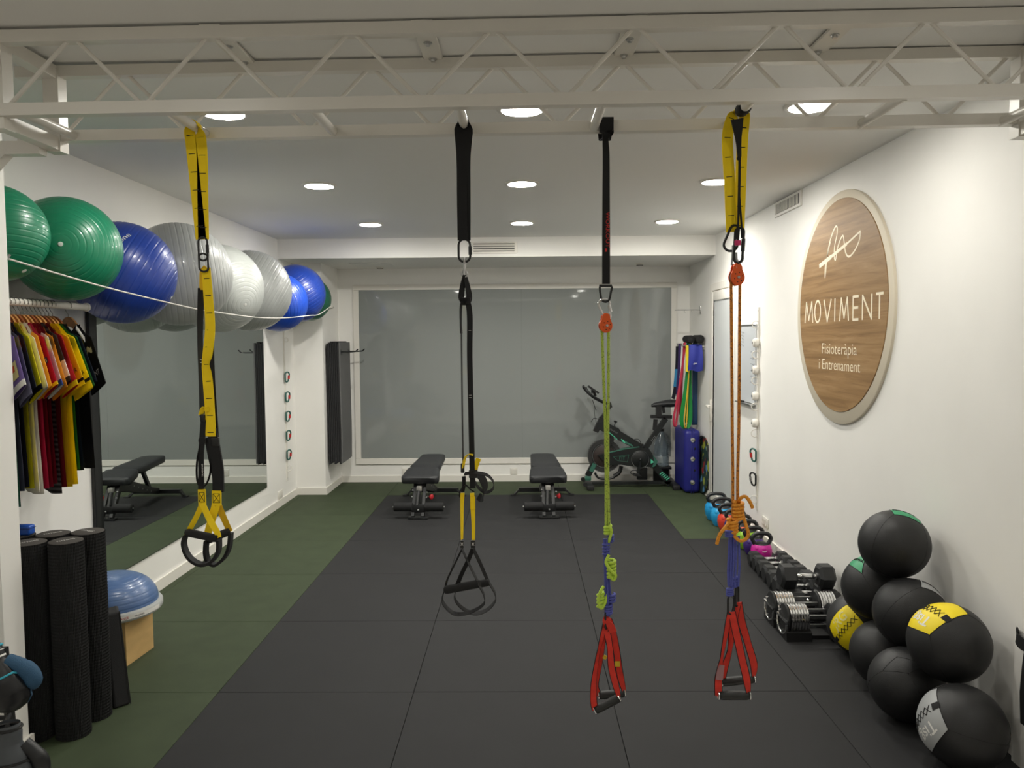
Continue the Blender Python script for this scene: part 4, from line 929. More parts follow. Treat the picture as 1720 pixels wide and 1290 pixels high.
for k in range(4): stroke(b, [K(728 + k * 12, 700 - k * 14), K(748 + k * 12, 730 - k * 14)], .008, lambda x, z: V((x, BY - .0265, z)))
obj('post_stripes', b, SILV, bk, kind='stuff')
obj('post_boot', B().bar(K3(780, 480), K3(770, 600), .05, .02), BLACKM, bk)
obj('seat_slider', B().bar(K3(725, 450), K3(955, 455), .05, .04), BLACKM, bk); obj('slider_clamp', B().bar(K3(812, 335), K3(812, 450), .06, .085), BLACKM, bk); obj('saddle_bolt', B().bar(K3(860, 345), K3(870, 412), .04, .03), BLACKM, bk)
b = B(); pr = [(735, 333, .016, .016), (760, 326, .03, .026), (820, 318, .045, .034), (880, 312, .075, .042), (940, 308, .105, .048), (985, 306, .12, .046), (1008, 306, .105, .028)]; vs = []
for a, c, w_, h in pr:
    q = K3(a, c)
    for j in range(12): an = 2 * pi * j / 12; vs.append(q + V((0, math.cos(an) * w_, math.sin(an) * h)))
b.add(vs, [tuple(range(11, -1, -1)), tuple((len(pr) - 1) * 12 + j for j in range(12))] + [(i * 12 + j, i * 12 + (j + 1) % 12, i * 12 + 12 + (j + 1) % 12, i * 12 + 12 + j) for i in range(len(pr) - 1) for j in range(12)]); obj('saddle', b, PAD, bk)
fl = obj('front_leg', B().bar(K3(118, 950), K3(45, 1090), .05, .07), FRAME, bk); obj('mint_sleeve', B().bar(K3(120, 955), K3(78, 1040), .056, .05), MINTD, fl)
obj('front_joint', B().box(K3(48, 1115), (.075, .07, .05), bev=.008), MINTD, bk)
obj('front_stabiliser', B().box((K(55, 0)[0], BY, .035), (.075, .46, .05), bev=.01), BLACKM, bk)
for s_ in (-1, 1):
    obj('stabiliser_cap', B().box((K(57, 0)[0], BY + s_ * .235, .032), (.085, .06, .062), bev=.012), RUBBER, bk); obj('transport_wheel', B().cyl((K(5, 0)[0], BY + s_ * .17 - .012, .06), (K(5, 0)[0], BY + s_ * .17 + .012, .06), .026, 16), RUBBER, bk)
    obj('stabiliser_cap', B().box((K(968, 0)[0], BY + s_ * .235, .030), (.085, .06, .060), bev=.012), RUBBER, bk)
rl = obj('rear_leg', B().bar(K3(755, 965), K3(940, 1190), .05, .07), FRAME, bk)
for k in range(5): obj('mint_stripe', B().bar(K3(822 + k * 18, 1076 + k * 15, BY - .028), K3(856 + k * 18, 1050 + k * 15, BY - .028), .004, .010), MINT, rl)
obj('rear_stabiliser', B().box((K(968, 0)[0], BY, .035), (.075, .46, .05), bev=.01), BLACKM, bk)
obj('base_rail', B().bar(K3(60, 1172), K3(960, 1168), .05, .035), FRAME, bk)
b = B(); b.tube(spline([K3(330, 1100, BY + .02), K3(390, 1060, BY + .02), K3(412, 990, BY + .02)], 4), .024, 8); b.tube(spline([K3(125, 1060, BY + .02), K3(160, 1115, BY + .02), K3(250, 1130, BY + .02), K3(340, 1110, BY + .02)], 4), .014, 8); obj('wheel_guard', b, BLACKP, bk)
obj('drive_housing', B().box(K3(640, 1075, BY + .04), (.125, .05, .15), bev=.01), BLACKP, bk)

# big water jug behind the bike
JUG = mat('clear_plastic', (200, 214, 222), .12, trans=.85)
q = at(1112, 760, 9.56); b = B(); b.lathe([(.0, .0), (.075, .0), (.09, .012), (.09, .12), (.084, .13), (.09, .14), (.09, .27), (.075, .33), (.03, .40), (.026, .44), (.03, .445), (.0, .446)], (q.x, 9.595, .20), (0, 0, 1), 28)
j = single('water_jug', b, JUG, 'clear plastic water jug standing behind the exercise bike', 'jug', (q.x, 9.595, .20)); obj('jug_cap', B().lathe([(.0, .0), (.032, 0), (.032, .03), (0, .03)], (q.x, 9.595, .635), (0, 0, 1), 16), BLACKP, j)
b = B(); text_on(b, 'FITNESS', plane_fn((q.x + .06, 9.503, .44), (0, 0, 1), (-1, 0, 0)), .03, .17); obj('lettering', b, BLACKP, j)
o = thing('plyo_step', 'black low step box holding the water jug behind the exercise bike', 'step', (q.x, 9.60, 0)); obj('step_top', B().box((q.x, 9.60, .185), (.22, .19, .03), bev=.006), BLACKP, o); obj('step_body', B().box((q.x, 9.635, .085), (.18, .10, .17), bev=.006), BLACKP, o)

# blue folded treatment case
BLUEC = mat('blue_case_shell', (34, 36, 120), .38, spec=.5, var=.08, vscale=6)
cs = thing('hard_case', 'large blue hard shell case standing upright on the floor under the resistance bands', 'case', (1.950, 9.15, 0))
obj('shell', B().box((1.950, 9.15, .368), (.186, .60, .73), bev=.05, seg=6), BLUEC, cs)
[obj('seam_band', B().box((x, 9.15, .368), (.010, .604, .734), bev=.05 if False else .004, seg=1), mat('case_seam', (26, 28, 96), .45), cs) for x in (1.940, 1.965)]
for z in (.62, .40, .13):
    l = obj('latch', B().lathe([(.0, .010), (.026, .008), (.030, 0)], (1.950, 8.851, z), (0, -1, 0), 20), CHROME, cs); obj('latch_lever', B().box((1.950, 8.838, z), (.034, .008, .016), bev=.002), STEEL, l)
for z in (.52, .27): obj('rivet', B().lathe([(0, .006), (.012, .004), (.014, 0)], (1.975, 8.851, z), (0, -1, 0), 14), BLACKP, cs)
# colourful balance disc leaning behind the case
o = thing('throwing_disc', 'round patterned disc leaning on the right wall behind the blue case', 'disc', (2.068, 8.86, .18)); b = B(); b.lathe([(0, .0), (.31, .0), (.325, .008), (.32, .016), (0, .014)], (2.076, 8.86, .335), (-1, 0, .05), 48)
m = mat('patterned_disc', (70, 110, 70), .5); nt = m.node_tree; tc = nt.nodes.new('ShaderNodeTexCoord'); vo = nt.nodes.new('ShaderNodeTexVoronoi'); vo.inputs['Scale'].default_value = 16; rp = nt.nodes.new('ShaderNodeValToRGB'); rp.color_ramp.interpolation = 'CONSTANT'
els = [(0, (40, 62, 50)), (.5, (150, 160, 60)), (.62, (150, 44, 40)), (.70, (90, 140, 180)), (.78, (34, 48, 44))]
rp.color_ramp.elements[0].color = lin(els[0][1]) + (1,); rp.color_ramp.elements[1].position = els[4][0]; rp.color_ramp.elements[1].color = lin(els[4][1]) + (1,)
for ps, c in els[1:4]: e = rp.color_ramp.elements.new(ps); e.color = lin(c) + (1,)
sx = nt.nodes.new('ShaderNodeSeparateColor'); nt.links.new(tc.outputs['Object'], vo.inputs['Vector']); nt.links.new(vo.outputs['Color'], sx.inputs[0]); nt.links.new(sx.outputs[0], rp.inputs[0]); nt.links.new(rp.outputs[0], nt.nodes['Principled BSDF'].inputs['Base Color'])
obj('disc_face', b, m, o); obj('disc_rim', B().tube([V((2.066, 8.86 + math.cos(a) * .325, .335 + math.sin(a) * .325)) for a in [2 * pi * k / 40 for k in range(40)]], .007, 6, True), BLACKP, o)

# ------------------------------------------------------------------ band rack in the back right corner
rk = thing('band_rack', 'white wall rack in the back right corner holding hanging resistance bands', 'rack', (XR, 9.1, 1.70)); obj('wall_plate', B().box((XR - .006, 9.08, 1.70), (.012, .36, .10), bev=.003), WHITE, rk)
for y in (8.932, 8.99, 9.18): obj('peg', B().tube([(XR - .01, y, 1.70), (1.84, y, 1.70), (1.83, y, 1.725)], .008, 8), STEEL, rk)
obj('front_bar', B().bar((1.87, 8.88, 1.688), (2.088, 8.88, 1.688), .008, .008), WHITE, rk)
def band(nm, col, x, w_, zb, bow, label, y=8.98, lean=0.0):
    m = mat('band_' + nm, col, .45, spec=.4); b = B(); zt = 1.717
    pts = [V((x, y - .018, zt - .03)), V((x, y, zt)), V((x, y + .018, zt - .03)), V((x + lean * .5 + bow * .5, y + .03, (zt + zb) / 2)), V((x + lean + bow, y + .02, zb + .10)), V((x + lean, y, zb)), V((x + lean - bow, y - .02, zb + .10)), V((x + lean * .5 - bow * .5, y - .03, (zt + zb) / 2)), V((x, y - .0185, zt - .032))]
    S = spline(pts, 6); fr = b.ribbon(S, [X_] * len(S), w_, .004)
    return single('resistance_band', b, m, label, 'resistance band', (x, y, 1.70), 'resistance bands on the rack')
band('purple', (58, 40, 92), 1.862, .030, 1.10, .008, 'dark purple resistance band, leftmost on the rack', 9.18, -.02)
band('red', (176, 46, 70), 1.883, .024, .76, .022, 'red resistance band hanging long, next to the purple one', 8.99, -.105)
band('crimson', (150, 30, 60), 1.914, .018, .88, .012, 'crimson resistance band hanging behind the red one', 9.18, -.04)
band('green', (26, 132, 60), 1.945, .046, .745, .055, 'wide green resistance band hanging in a loop', 8.99, -.045)
band('darkgreen', (28, 108, 56), 1.968, .046, .79, .012, 'darker green resistance band beside the wide green loop', 9.18, -.01)
band('mustard', (206, 170, 52), 1.935, .012, .748, .018, 'thin yellow resistance band hanging in front of the green loop', 8.932, -.05)
band('teal', (32, 62, 96), 2.045, .060, .76, .008, 'dark blue wide resistance band, rightmost on the rack', 9.18)
b = B(); strap(b, [V((1.838, 9.18, 1.69)), V((1.832, 9.18, 1.45)), V((1.815, 9.18, 1.22)), V((1.80, 9.18, 1.12)), V((1.785, 9.178, 1.07))], X_ * .9 + Y_ * .3, .045, .004)
o = single('stretch_strap', b, mat('strap_dark', (26, 26, 40), .7), 'dark stretch strap with a sky blue section hanging towards the bike saddle', 'strap', (1.838, 9.18, 1.70)); b = B(); strap(b, [V((1.830, 9.178, 1.42)), V((1.824, 9.178, 1.32)), V((1.812, 9.178, 1.21))], X_ * .9 + Y_ * .3, .05, .007); obj('sky_blue_section', b, mat('strap_sky', (60, 140, 190), .7), o)
for nm, x, y, r, lb in (('a', 1.932, 8.99, .044, 'small black foam roll lying on the band rack, left one'), ('b', 2.026, 8.95, .048, 'small black foam roll lying on the band rack, right one')):
    b = B(); b.tube([(x, y - .12, 1.772), (x, y - .115, 1.772), (x, y + .16, 1.772), (x, y + .165, 1.772)], [r * .8, r, r, r * .8], 20); o = single('foam_roll', b, FOAM, lb, 'foam roll', (x, y, 1.72), 'foam rolls on the band rack'); obj('core', B().cyl((x, y - .122, 1.772), (x, y - .118, 1.772), r * .3, 12), BLACKP, o)
b = B(); b.grid(lambda a, q: V((1.975 + (a - .5) * (.15 + .02 * q), 8.855 + .008 * math.sin(a * 9 + q * 3) - .03 * math.sin(pi * q), 1.70 - .29 * q + .008 * math.sin(a * 7))), 14, 12); b.grid(lambda a, q: V((1.975 + (a - .5) * (.15 + .02 * q), 8.905 + .006 * math.sin(a * 8) + .0 * q, 1.70 - .285 * q)), 14, 12); b.grid(lambda a, q: V((1.975 + (a - .5) * .15, 8.86 + .04 * q, 1.70 + .012 * math.sin(pi * q))), 8, 4)
b.grid(lambda a, q: V((1.975 + (q - .5) * .0 + .075 + .01 * a, 8.86 + .04 * q, 1.70 - .288 * a)), 8, 4)
o = single('folded_cloth', b, mat('royal_blue_fabric', (42, 52, 150), .7, bump=.3, bscale=400), 'royal blue folded cloth bag hanging on the front of the band rack', 'bag', (1.985, 8.88, 1.70)); bb = B(); text_on(bb, 'gym', plane_fn((1.965, 8.815, 1.50), X_, Z_), .018, .04); obj('white_print', bb, WHITEPR, o)
b = B(); b.grid(lambda a, q: V((1.892 + (a - .5) * .040, 8.868 + .004 * math.sin(a * 8 + q), 1.705 - .30 * q - .01 * a)), 8, 10); b.grid(lambda a, q: V((1.892 + (a - .5) * .040, 8.892 + .004 * math.sin(a * 8 + q), 1.705 - .30 * q - .01 * a)), 8, 10); single('folded_band', b, mat('yellow_latex', (226, 202, 30), .5), 'yellow folded latex band hanging beside the royal blue bag', 'band', (1.905, 8.96, 1.705))
b = B(); b.cyl((XR, 9.1, 2.112), (1.79, 9.1, 2.112), .006, 8); r_o = single('wall_rod', b, STEEL, 'thin steel rod sticking out of the wall above the band rack', 'rod', (XR, 9.1, 2.112)); obj('wall_flange', B().box((XR - .005, 9.1, 2.112), (.01, .05, .09), bev=.002), STEEL, r_o)
for x in (1.90, 1.98): obj('rod_hook', B().tube([(x, 9.1, 2.112), (x, 9.1, 2.09), (x + .012, 9.1, 2.085)], .003, 6), STEEL, r_o)

# ------------------------------------------------------------------ exercise balls along the left wall
def ex_ball(c, R, m, pole, label, rings=26, plug=None):
    c = V(c); pole = V(pole).normalized(); t = thing('exercise_ball', label, 'exercise ball', c - V((0, 0, R)), 'exercise balls held by a cord along the left wall')
    prof = []; n = 300
    for i in range(n + 1):
        th = pi * i / n; ph = (th / pi * rings) % 1.0; band = 1 if .10 < th / pi < .90 else (.6 if th / pi < .97 else 0)
        g = max(0, 1 - abs(ph - .5) / .12); r = R * (1 - .0075 * g * band); prof.append((max(0, math.sin(th) * r), math.cos(th) * r))
    obj('ball_skin', B().lathe(prof, c, pole, 56), m, t, ang=80)
    pg = B(); pl = V(plug).normalized() if plug else pole; pg.lathe([(.012, R * .99), (.011, R * 1.004), (.006, R * 1.008), (0, R * 1.008)], c, pl, 14); obj('valve_plug', pg, mat('white_plug', (230, 230, 226), .4), t)
    return t
def pearl(nm, col): return mat('pearl_' + nm, col, .36, 0, .6, var=.05, vscale=3, coat=.25, rv=.04)
GRN = pearl('green', (14, 128, 92)); BLU = pearl('blue', (28, 62, 156)); BL2 = pearl('royal', (24, 72, 182)); SIL = pearl('silver', (172, 175, 174)); SIL2 = pearl('silver_light', (196, 200, 197)); DGR = pearl('dark_green', (20, 92, 66))
ex_ball((-2.372, 3.506, 2.285), .217, GRN, (.15, -.15, -1), 'green exercise ball at the near end of the row, half hidden by the white jamb', 24, (.608, -.052, -.792))
ex_ball((-2.335, 3.99, 2.269), .264, GRN, (.427, -.904, -.017), 'whole green exercise ball above the clothes rail, second in the row', 26)
bb_ = ex_ball((-2.334, 4.548, 2.194), .296, BLU, (.80, .36, -.48), 'dark blue exercise ball with white letters, third in the row', 24, (.847, .229, -.48))
c = V((-2.334, 4.548, 2.194)); n0 = V((.41, -.664, .625)).normalized(); u0 = V((.50, .30, .80)); u0 = (u0 - n0 * u0.dot(n0)).normalized(); v0 = n0.cross(u0)
tb = B(); text_on(tb, 'gymone', lambda x, y: c + (n0 + u0 * (x - .19) + v0 * y).normalized() * (.296 * 1.003), .105, .60); obj('white_lettering', tb, WHITEPR, bb_)
ex_ball((-2.287, 5.193, 2.239), .341, SIL, (.9, .42, .12), 'large silver grey exercise ball next to the blue lettered one', 30)
ex_ball((-2.298, 5.896, 2.191), .332, SIL2, (.776, -.486, -.401), 'pale silver exercise ball with rings facing the room, middle of the row', 34)
ex_ball((-2.29, 6.572, 2.215), .339, SIL, (.80, .30, -.50), 'silver grey exercise ball between the pale silver and the bright blue one', 30)
ex_ball((-2.344, 7.483, 2.161), .281, BL2, (.3, .9, .3), 'bright blue exercise ball next to the last silver one', 24)
ex_ball((-2.331, 8.053, 2.277), .298, BLU, (.2, .5, -.85), 'blue exercise ball before the dark green one at the far end', 24)
ex_ball((-2.352, 8.61, 2.251), .243, DGR, (.3, .2, 1), 'dark green exercise ball at the far end of the row', 22)
CORD = mat('white_cord', (214, 212, 204), .6)
pts = [(-2.17, 3.285, 2.145), onx(178.6, 482.8, -2.045), onx(320, 517, -2.01), onx(362, 524, -1.975), onx(429, 533, -1.985), onx(478, 534, -1.99), onx(520, 530, -2.05), onx(536, 528, -2.085), V((-2.096, 8.56, 2.165)), V((-2.13, 8.80, 2.16)), V((-2.20, 8.900, 2.15))]
o = single('support_cord', B().tube(spline(pts, 6), .0045, 6), CORD, 'thin white cord stretched along the wall in front of the exercise balls', 'cord', (-2.17, 3.285, 2.145))
obj('cord_hook', B().tube(spline([(-2.295, 8.918, 2.15), (-2.26, 8.90, 2.15), (-2.21, 8.90, 2.15), (-2.195, 8.90, 2.17)], 4), .005, 6), STEEL, o); obj('cord_hook', B().tube(spline([(-2.20, 3.272, 2.15), (-2.18, 3.29, 2.15), (-2.17, 3.295, 2.165)], 4), .005, 6), STEEL, o)

# ------------------------------------------------------------------ clothes rail, hangers, football shirts
RX, RZ = -2.42, 1.985
rl = thing('clothes_rail', 'white tubular clothes rail carrying the row of sports shirts', 'clothes rail', (RX, 3.27, RZ))
obj('rail_tube', B().cyl((RX, 3.27, RZ), (RX, 4.30, RZ), .0185, 20), WHITE, rl); obj('end_cap', B().lathe([(0, .012), (.021, .010), (.024, .004), (.024, -.01), (.0, -.012)], (RX, 4.305, RZ), (0, 1, 0), 20), WHITE, rl); obj('wall_flange', B().lathe([(0, .014), (.03, .012), (.038, 0)], (RX, 3.271, RZ), (0, 1, 0), 20), WHITE, rl)
obj('rail_support', B().bar((XL, 4.20, RZ), (RX, 4.20, RZ), .014, .014), WHITE, rl)
HW = mat('hanger_wood', (196, 140, 80), .45, var=.15, vscale=14, stretch=(1, 1, 4)); HW2 = mat('hanger_wood_dark', (150, 84, 44), .45, var=.15, vscale=14)
WIRE = mat('hanger_wire', (140, 138, 134), .3, 1)
def hanger(m, an):
    """local: x across, z up; origin where the hook sits on the rail"""
    t = thing('clothes_hanger', '', 'hanger', (0, 0, 0), 'wooden hangers on the clothes rail')
    R = .021; pts = [(math.cos(a) * R, 0, math.sin(a) * R) for a in [-.5 + (pi + .9) * k / 12 for k in range(13)]][::-1]
    b = B(); b.tube([(p[0] * math.cos(an), p[0] * math.sin(an), p[2]) for p in [(q[0] * 1.02, 0, q[2] * 1.02) for q in pts][::-1] + [(-.010, 0, -.032), (0, 0, -.045), (0, 0, -.075)]], .0018, 6); obj('hook', b, WIRE, t)
    out = [(-.205, -.165), (-.20, -.185), (-.12, -.142), (-.05, -.112), (0, -.104), (.05, -.112), (.12, -.142), (.20, -.185), (.205, -.165), (.15, -.118), (.09, -.078), (.04, -.058), (0, -.054), (-.04, -.058), (-.09, -.078), (-.15, -.118)]
    obj('hanger_arms', B().prism([(a * .88, c - .004) for a, c in out], (0, 0, 0), X_, Z_, .008, True), m, t); return t
def cloth(nm, col, **k): return mat('cloth_' + nm, col, .8, spec=.25, var=.05, vscale=10, bump=.25, bscale=700, **k)
ANG = math.radians(46)
def shirt(hem, bm_, sm_, cuff=None, cuff_m=None, yoke=None, ph=0.0, wide=1.0, tshort=1.0):
    """local: x across, z up, origin at the rail; right shoulder = +x"""
    t = thing('sports_shirt', '', 'shirt', (0, 0, 0), 'sports shirts on the clothes rail')
    def ztop(x):
        a = abs(x)
        if a < .115: return -.094 - .05 * (1 - (a / .115) ** 2)          # neckline
        return -.094 - (a - .115) * .66
    hw = .225 * wide
    def body(x, q, s_):
        xx = (x * 2 - 1); wd = hw * (1 - .05 * math.sin(pi * q) + .03 * (1 - q)); X = xx * wd
        zt = ztop(X); z = hem + (zt - hem) * q
        th = .007 * math.sqrt(max(0, 1 - xx ** 4)) * (1 - (q ** 60 if abs(X) > .122 else 0)) + .0004
        fold = .007 * math.sin(X * 34 + ph) * (1 - q) + .004 * math.sin(X * 61 + 2 * ph + q * 5) * (1 - q)
        return V((X, s_ * th + fold, z + .006 * math.sin(X * 25 + ph) * (1 - q)))
    b = B(); b.grid(lambda a, q: body(a, q, -1), 26, 16); b.grid(lambda a, q: body(a, q, 1), 26, 16); obj('shirt_body', b, bm_, t, ang=80)
    for s_ in (-1, 1):
        def sl(a, q, o=0.0):
            an = 2 * pi * a; L = .27 * tshort
            p0 = V((s_ * (hw - .055), 0, ztop(hw) + .008 - .05)) if s_ > 0 else V((-(hw - .10), 0, ztop(hw) - .05)); dr = V((s_ * .40, 0, -.92)).normalized() if s_ > 0 else V((0, 0, -1)); sd = V((s_ * .92, 0, .40)).normalized() if s_ > 0 else V((-1, 0, 0))
            cc = p0 + dr * (L * q) + sd * ((.035 + .02 * q) if s_ > 0 else .02); wd = (.070 + .022 * q * (s_ > 0)) + o; th = .0075 + .001 * q + o
            top = V((0, 0, 0)) if q > .02 else V((0, 0, 0))
            f = .001 * math.sin(an * 3 + ph) * q
            return cc + sd * (math.cos(an) * wd) + V((0, 1, 0)) * (math.sin(an) * (th + f)) + top
        b = B(); b.grid(lambda a, q: sl(a, q), 24, 10)
        # rounded shoulder cap
        b.grid(lambda a, q: sl(a, 0).lerp(V((s_ * (hw - .045), 0, ztop(hw - .03) + .004)), q) , 24, 3)
        o = obj('sleeve', b, sm_, t, ang=80)
        if cuff: b = B(); b.grid(lambda a, q: sl(a, cuff[0] + (cuff[1] - cuff[0]) * q, .0022), 24, 3); obj('sleeve_band', b, cuff_m, o)
        if yoke and s_ == 1: b = B(); b.grid(lambda a, q: sl(.04 + .42 * a if True else a, -.04 + .22 * q, .003), 10, 4); obj('shoulder_stripe', b, yoke, o)
        t['sl%d' % (s_ > 0)] = 1
        if s_ == 1: t_sl = (o, sl)
    return t, t_sl
SHIRTS = [  # y, body, sleeve, hem, cuff band, band colour, shoulder stripe, label
 (4.130, ('black', (20, 20, 22)), None, -0.850, None, None, None, 'black shirt with a zigzag shoulder trim, farthest on the rail next to the mirror'),
 (3.990, ('navy', (26, 32, 50)), None, -0.840, None, None, 'yellow', 'navy shirt with a yellow shoulder mark, between the black and the green shirt'),
 (3.958, ('green', (24, 92, 52)), None, -0.830, None, None, None, 'dark green shirt mostly hidden behind the yellow ones'),
 (3.926, ('yellow', (244, 218, 22)), None, -0.900, (.80, .86), 'black', 'black', 'yellow shirt with a black sleeve stripe, the farther of the two lettered yellow shirts'),
 (3.894, ('yellow2', (240, 210, 20)), None, -0.905, (.86, .92), 'black', 'black', 'yellow lettered shirt with its lettering half covered, nearer of the two'),
 (3.862, ('maroon', (122, 20, 32)), ('scarlet', (190, 30, 34)), -0.900, (.90, 1.0), 'yellow', None, 'maroon and red shirt with a yellow cuff beside the grey ribbed one'),
 (3.830, ('ribbed', (58, 58, 60)), ('charcoal', (52, 52, 54)), -0.925, (.55, .9), 'white', None, 'charcoal ribbed shirt hanging lower than its neighbours'),
 (3.798, ('wine', (120, 18, 40)), ('orange', (226, 140, 26)), -0.870, None, None, 'orange', 'wine red shirt with an orange shoulder'),
 (3.766, ('claret', (128, 20, 46)), ('white', (226, 222, 214)), -0.880, (.88, 1.0), 'blue', 'blue', 'shirt with a white sleeve, blue shoulder and blue cuff'),
 (3.734, ('crimson', (176, 22, 60)), ('crimson', (198, 26, 70)), -0.880, (.93, 1.0), 'yellow', 'yellow', 'crimson shirt with a blue badge on the sleeve and yellow trim'),
 (3.702, ('offwhite', (222, 216, 204)), ('amber', (236, 156, 30)), -0.900, None, None, None, 'shirt with a plain amber sleeve between the crimson and the white shirt'),
 (3.670, ('cream', (226, 222, 212)), ('cream', (226, 222, 212)), -0.885, None, None, None, 'white shirt with a small violet emblem on the sleeve'),
 (3.638, ('lemon', (240, 226, 30)), ('lemon', (240, 226, 30)), -0.860, (.90, 1.0), 'black', None, 'lemon yellow shirt with a black cuff, beside the white shirt'),
 (3.606, ('ink', (32, 34, 44)), ('ink', (32, 34, 44)), -0.850, None, None, None, 'dark ink blue shirt, left of the lemon yellow one'),
 (3.574, ('slate', (96, 94, 116)), ('slate', (96, 94, 116)), -0.860, None, None, 'rust', 'slate grey shirt with rust red shoulder streaks'),
 (3.542, ('pine', (22, 82, 62)), ('lilac', (126, 104, 170)), -0.925, (.88, 1.0), 'white', 'yellow', 'long green shirt with a lilac sleeve and a badge, nearest on the rail'),
]
BANDC = {'black': (18, 18, 20), 'yellow': (240, 212, 24), 'white': (228, 226, 220), 'blue': (36, 72, 160), 'orange': (230, 140, 28), 'rust': (214, 82, 34)}
hp = None
for i, (y, bc, scol, hem, cf, cm, yk, lb) in enumerate(SHIRTS):
    bm = cloth(*bc); sm = cloth(*scol) if scol else bm
    if bc[0] == 'ribbed':
        nt = bm.node_tree; tc = nt.nodes.new('ShaderNodeTexCoord'); wv = nt.nodes.new('ShaderNodeTexWave'); wv.bands_direction = 'Z'; wv.inputs['Scale'].default_value = 13; rp = nt.nodes.new('ShaderNodeValToRGB')
        rp.color_ramp.elements[0].color = lin((30, 30, 32)) + (1,); rp.color_ramp.elements[1].color = lin((92, 92, 92)) + (1,); nt.links.new(tc.outputs['Object'], wv.inputs['Vector']); nt.links.new(wv.outputs['Fac'], rp.inputs[0]); nt.links.new(rp.outputs[0], nt.nodes['Principled BSDF'].inputs['Base Color'])
    t, (slo, sl) = shirt(hem, bm, sm, cf, cloth('band_' + cm, BANDC[cm]) if cm else None, cloth('band_' + yk, BANDC[yk]) if yk else None, ph=.4, wide=[1, 1, 1, 1.02, 1, .97, .95, 1, 1, 1.02, .97, 1.03, 1, .98, 1, 1][i], tshort=[1, .95, 1.02, 1.04, .98, 1.0, .92, 1, .96, .93, .98, .95, 1.0, .97, 1.06, .9][i])
    t['label'] = lb
    # prints on the right sleeve: drawn on the side that looks into the room
    def onsl(x, y_, a0=.80, q0=.62, k=1.0): return sl(a0 + x * k / .46, q0 - y_ / .27, .0035)
    def pr(s_, h, w_, m, a0=.80, q0=.62): b = B(); text_on(b, s_, lambda x, z: onsl(x, z, a0, q0), h, w_); obj('sleeve_lettering', b, m, slo)
    BLP = mat('black_print', (20, 20, 20), .7)
    if i == 0:
        pr('RANT', .030, .085, WHITEPR, .80, .72)
        b = B(); z = [(.30 - .06 * 0 + k * .0, 0) for k in range(2)]
        zz = [V((.120 + k * .0050, -.013, -.094 - (.005 + k * .0050) * .66 - .018 + (.013 if k % 2 else -.013))) for k in range(21)]; b.tube(zz, .0014, 5); obj('zigzag_trim', b, WHITEPR, slo)
        b = B(); b.grid(lambda a, q: onsl((a - .5) * .05, (q - .5) * .03 + .01 * math.sin(a * 6), .82, .22), 6, 3); obj('white_crest', b, WHITEPR, slo)
    if i == 1: b = B(); b.grid(lambda a, q: onsl((a - .5) * .05, (q - .5) * .03, .82, .66), 4, 3); bd = obj('sleeve_badge', b, cloth('badge_blue', (44, 64, 128)), slo); pr('RES', .018, .04, WHITEPR, .82, .66)
    if i in (3, 4): pr('ENDA', .026, .085, BLP, .80, .66)
    if i == 9:
        b = B(); b.grid(lambda a, q: onsl((a - .5) * .085, (q - .5) * .032, .80, .45), 6, 3); obj('sleeve_badge', b, cloth('badge_blue', (44, 64, 128)), slo); b = B(); text_on(b, 'RES', lambda x, z: sl(.80 + (x + .015) / .46, .45 - z / .27, .005), .02, .045); obj('sleeve_lettering', b, WHITEPR, slo)
        b = B(); L = [(math.cos(a) * .011, math.sin(a) * .011) for a in [2 * pi * k / 14 for k in range(15)]]; stroke(b, L, .004, lambda x, z: sl(.80 + (x - .028) / .46, .45 - z / .27, .005)); obj('badge_ring', b, cloth('band_rust', BANDC['rust']), slo)
    if i == 11: b = B(); b.grid(lambda a, q: onsl((a - .5) * .04, (q - .5) * .06, .80, .26), 4, 4); obj('violet_emblem', b, cloth('violet', (66, 44, 104)), slo)
    if i == 15: b = B(); b.grid(lambda a, q: onsl((a - .5) * .06, (q - .5) * .09, .80, .62), 4, 4); obj('sleeve_badge', b, cloth('badge_cream', (226, 214, 150)), slo); b = B(); b.grid(lambda a, q: sl(.79 + (a - .5) * .05, .58 + (q - .5) * .12, .005), 4, 4); obj('badge_mark', b, cloth('band_rust', BANDC['rust']), slo)
    for k in ('sl0', 'sl1'):
        if k in t: del t[k]
    an = math.radians([38, 33, 33, 32.2, 34, 36, 37, 38, 38, 38.5, 39.2, 39.5, 40, 40.5, 41, 41][i])
    t.location = (RX, y, RZ); t.rotation_euler = (0, 0, -an)
    h = hanger(HW if i % 3 != 1 else HW2, an); h.location = (RX, y, RZ); h.rotation_euler = (0, 0, -an)
    h['label'] = 'wooden hanger carrying the ' + lb.split(',')[0].split(' with ')[0].split(' mostly')[0].split(' hanging')[0].split(' beside')[0].split(' between')[0] + {3: ' farther lettered', 4: ' nearer lettered', 10: ' amber sleeved', 8: ' white sleeved'}.get(i, '') + ' on the rail'

